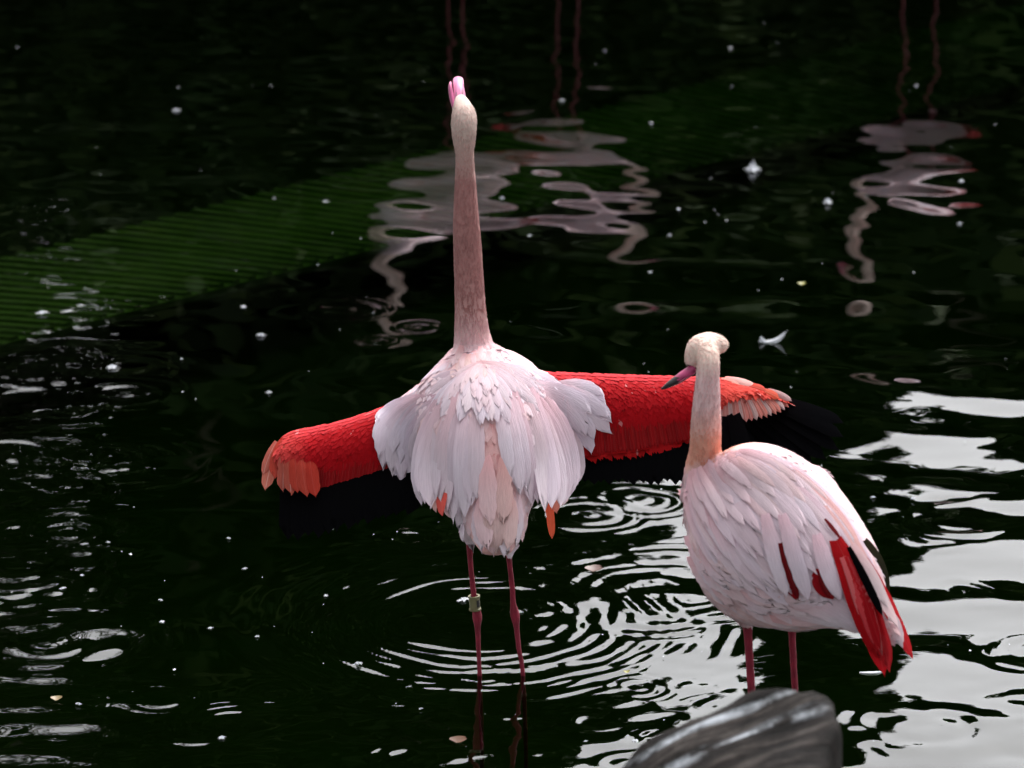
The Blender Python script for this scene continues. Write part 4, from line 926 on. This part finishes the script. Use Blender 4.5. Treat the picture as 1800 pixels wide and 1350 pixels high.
k, q = px_m(1455, 357); o = bpy.data.objects.new('down_tuft', tuft_mesh('down_tuft', 60, 21, .95)); C.objects.link(o); o.location = (q.x, q.y, 0); o.scale = (11 * k, 14 * k, 12 * k)
tag(o, 'rounded white mound of down afloat between two larger white feathers', 'down tuft')
k, q = px_m(1323, 300); t = thing('floating_feather', 'fluffy white feather afloat with its quill sticking straight up', 'feather', (q.x, q.y, 0))
ob = link(bpy.data.objects.new('vane', tuft_mesh('vane', 90, 22, 1.0)), t); ob.scale = (17 * k, 20 * k, 18 * k)
v, f = tube([(0, 0, .2 * k, 1.6 * k, 1.6 * k), (1 * k, 0, 10 * k, 1.3 * k, 1.3 * k), (.5 * k, 0, 19 * k, .6 * k, .6 * k)], 8, 6); mesh_obj('quill', v, f, M['down'], t)
def curved_feather(u0, v0, pts, wd, label, tuft=True):
    k, q = px_m(u0, v0); t = thing('floating_feather', label, 'feather', (q.x, q.y, 0))
    P = smooth_path([((a) * k, c * k, max(.002, b * k)) for a, b, c in pts], 14); NN = np.repeat([[0, -.75, .66]], 14, 0)
    V, F, UV = feather_geo(P, NN, wd * k, cols=5, camber=.35, tip=.6, ragged=.12, base=.4); mesh_obj('vane', V, F, M['down'], t, uv=UV)
    v, f = tube([(*p_, .9 * k * (1 - .7 * i / 13), .9 * k * (1 - .7 * i / 13)) for i, p_ in enumerate(P)], 14, 6); mesh_obj('quill', v, f, M['down'], t)
    if tuft:
        o = link(bpy.data.objects.new('down', tuft_mesh('down', 40, 23, .9)), t); o.location = (pts[0][0] * k + 4 * k, 0, .001); o.scale = (9 * k, 9 * k, 10 * k)
    return t
curved_feather(1355, 602, [(-18, 10, 0), (-13, 2, 0), (-2, 1, 0), (10, 5, 0), (20, 12, 0), (28, 22, 0)], 10, 'curved white feather afloat, its tip arching up above the water')
curved_feather(1535, 1184, [(-24, 1, 0), (-10, 1.0, -3), (6, 2, -2), (20, 4, 3)], 9, 'slim pale feather lying flat beside the red tail feathers', False)
m, nt, p = mat('fallen_leaf'); oi = N(nt, 'ShaderNodeObjectInfo'); L(nt, oi.outputs['Color'], p.inputs['Base Color']); p.inputs['Roughness'].default_value = .5; M['fleaf'] = m
for u, v, rp_, col_, lb in ((1045, 1003, 17, (.06, .016, .008), 'reddish brown leaf afloat among the ripple rings'), (1410, 501, 8, (.16, .15, .02), 'small yellow green leaf afloat on still dark water'), (100, 1231, 11, (.15, .10, .035), 'tan leaf afloat below bright ripples'),
                            (806, 1304, 16, (.11, .034, .005), 'orange brown leaf afloat in front of the legs'), (1102, 1184, 6, (.22, .20, .02), 'tiny yellow leaf afloat near the wooden post')):
    k, q = px_m(u, v); P = smooth_path([(-rp_ * k, 0, .006), (-.3 * rp_ * k, .1 * rp_ * k, .003), (.4 * rp_ * k, 0, .004), (rp_ * k, -.2 * rp_ * k, .008)], 10)
    V, F, UV = feather_geo(P, np.repeat([[0, -.2, 1.]], 10, 0), rp_ * k * 1.5, cols=5, camber=-.15, tip=.6, base=.15, ragged=.1, barb=.2)
    o = mesh_obj('floating_leaf', V, F, M['fleaf'], None, uv=UV, loc=(q.x, q.y, 0)); o.color = (*col_, 1); tag(o, lb, 'leaf')
rs = np.random.RandomState(9); V = []; F = []
for _ in range(120):
    u, v = rs.uniform(10, 1790), rs.uniform(20, 1340); k, q = px_m(u, v); s_ = k * rs.uniform(.6, 1.5) * (2.0 if rs.rand() < .08 else 1); a = rs.rand() * 6.28; o = len(V)
    for j in range(5): V.append((q.x + s_ * math.cos(a + j * 1.257) * rs.uniform(.6, 1.2), q.y + 1.5 * s_ * math.sin(a + j * 1.257), .003 + .4 * s_ * (j % 2)))
    F.append(tuple(range(o, o + 5)))
o = mesh_obj('floating_specks', V, F, M['down'], None, smooth=False); o['kind'] = 'stuff'; o['label'] = 'tiny pale specks of down scattered over the water'; o['category'] = 'specks'
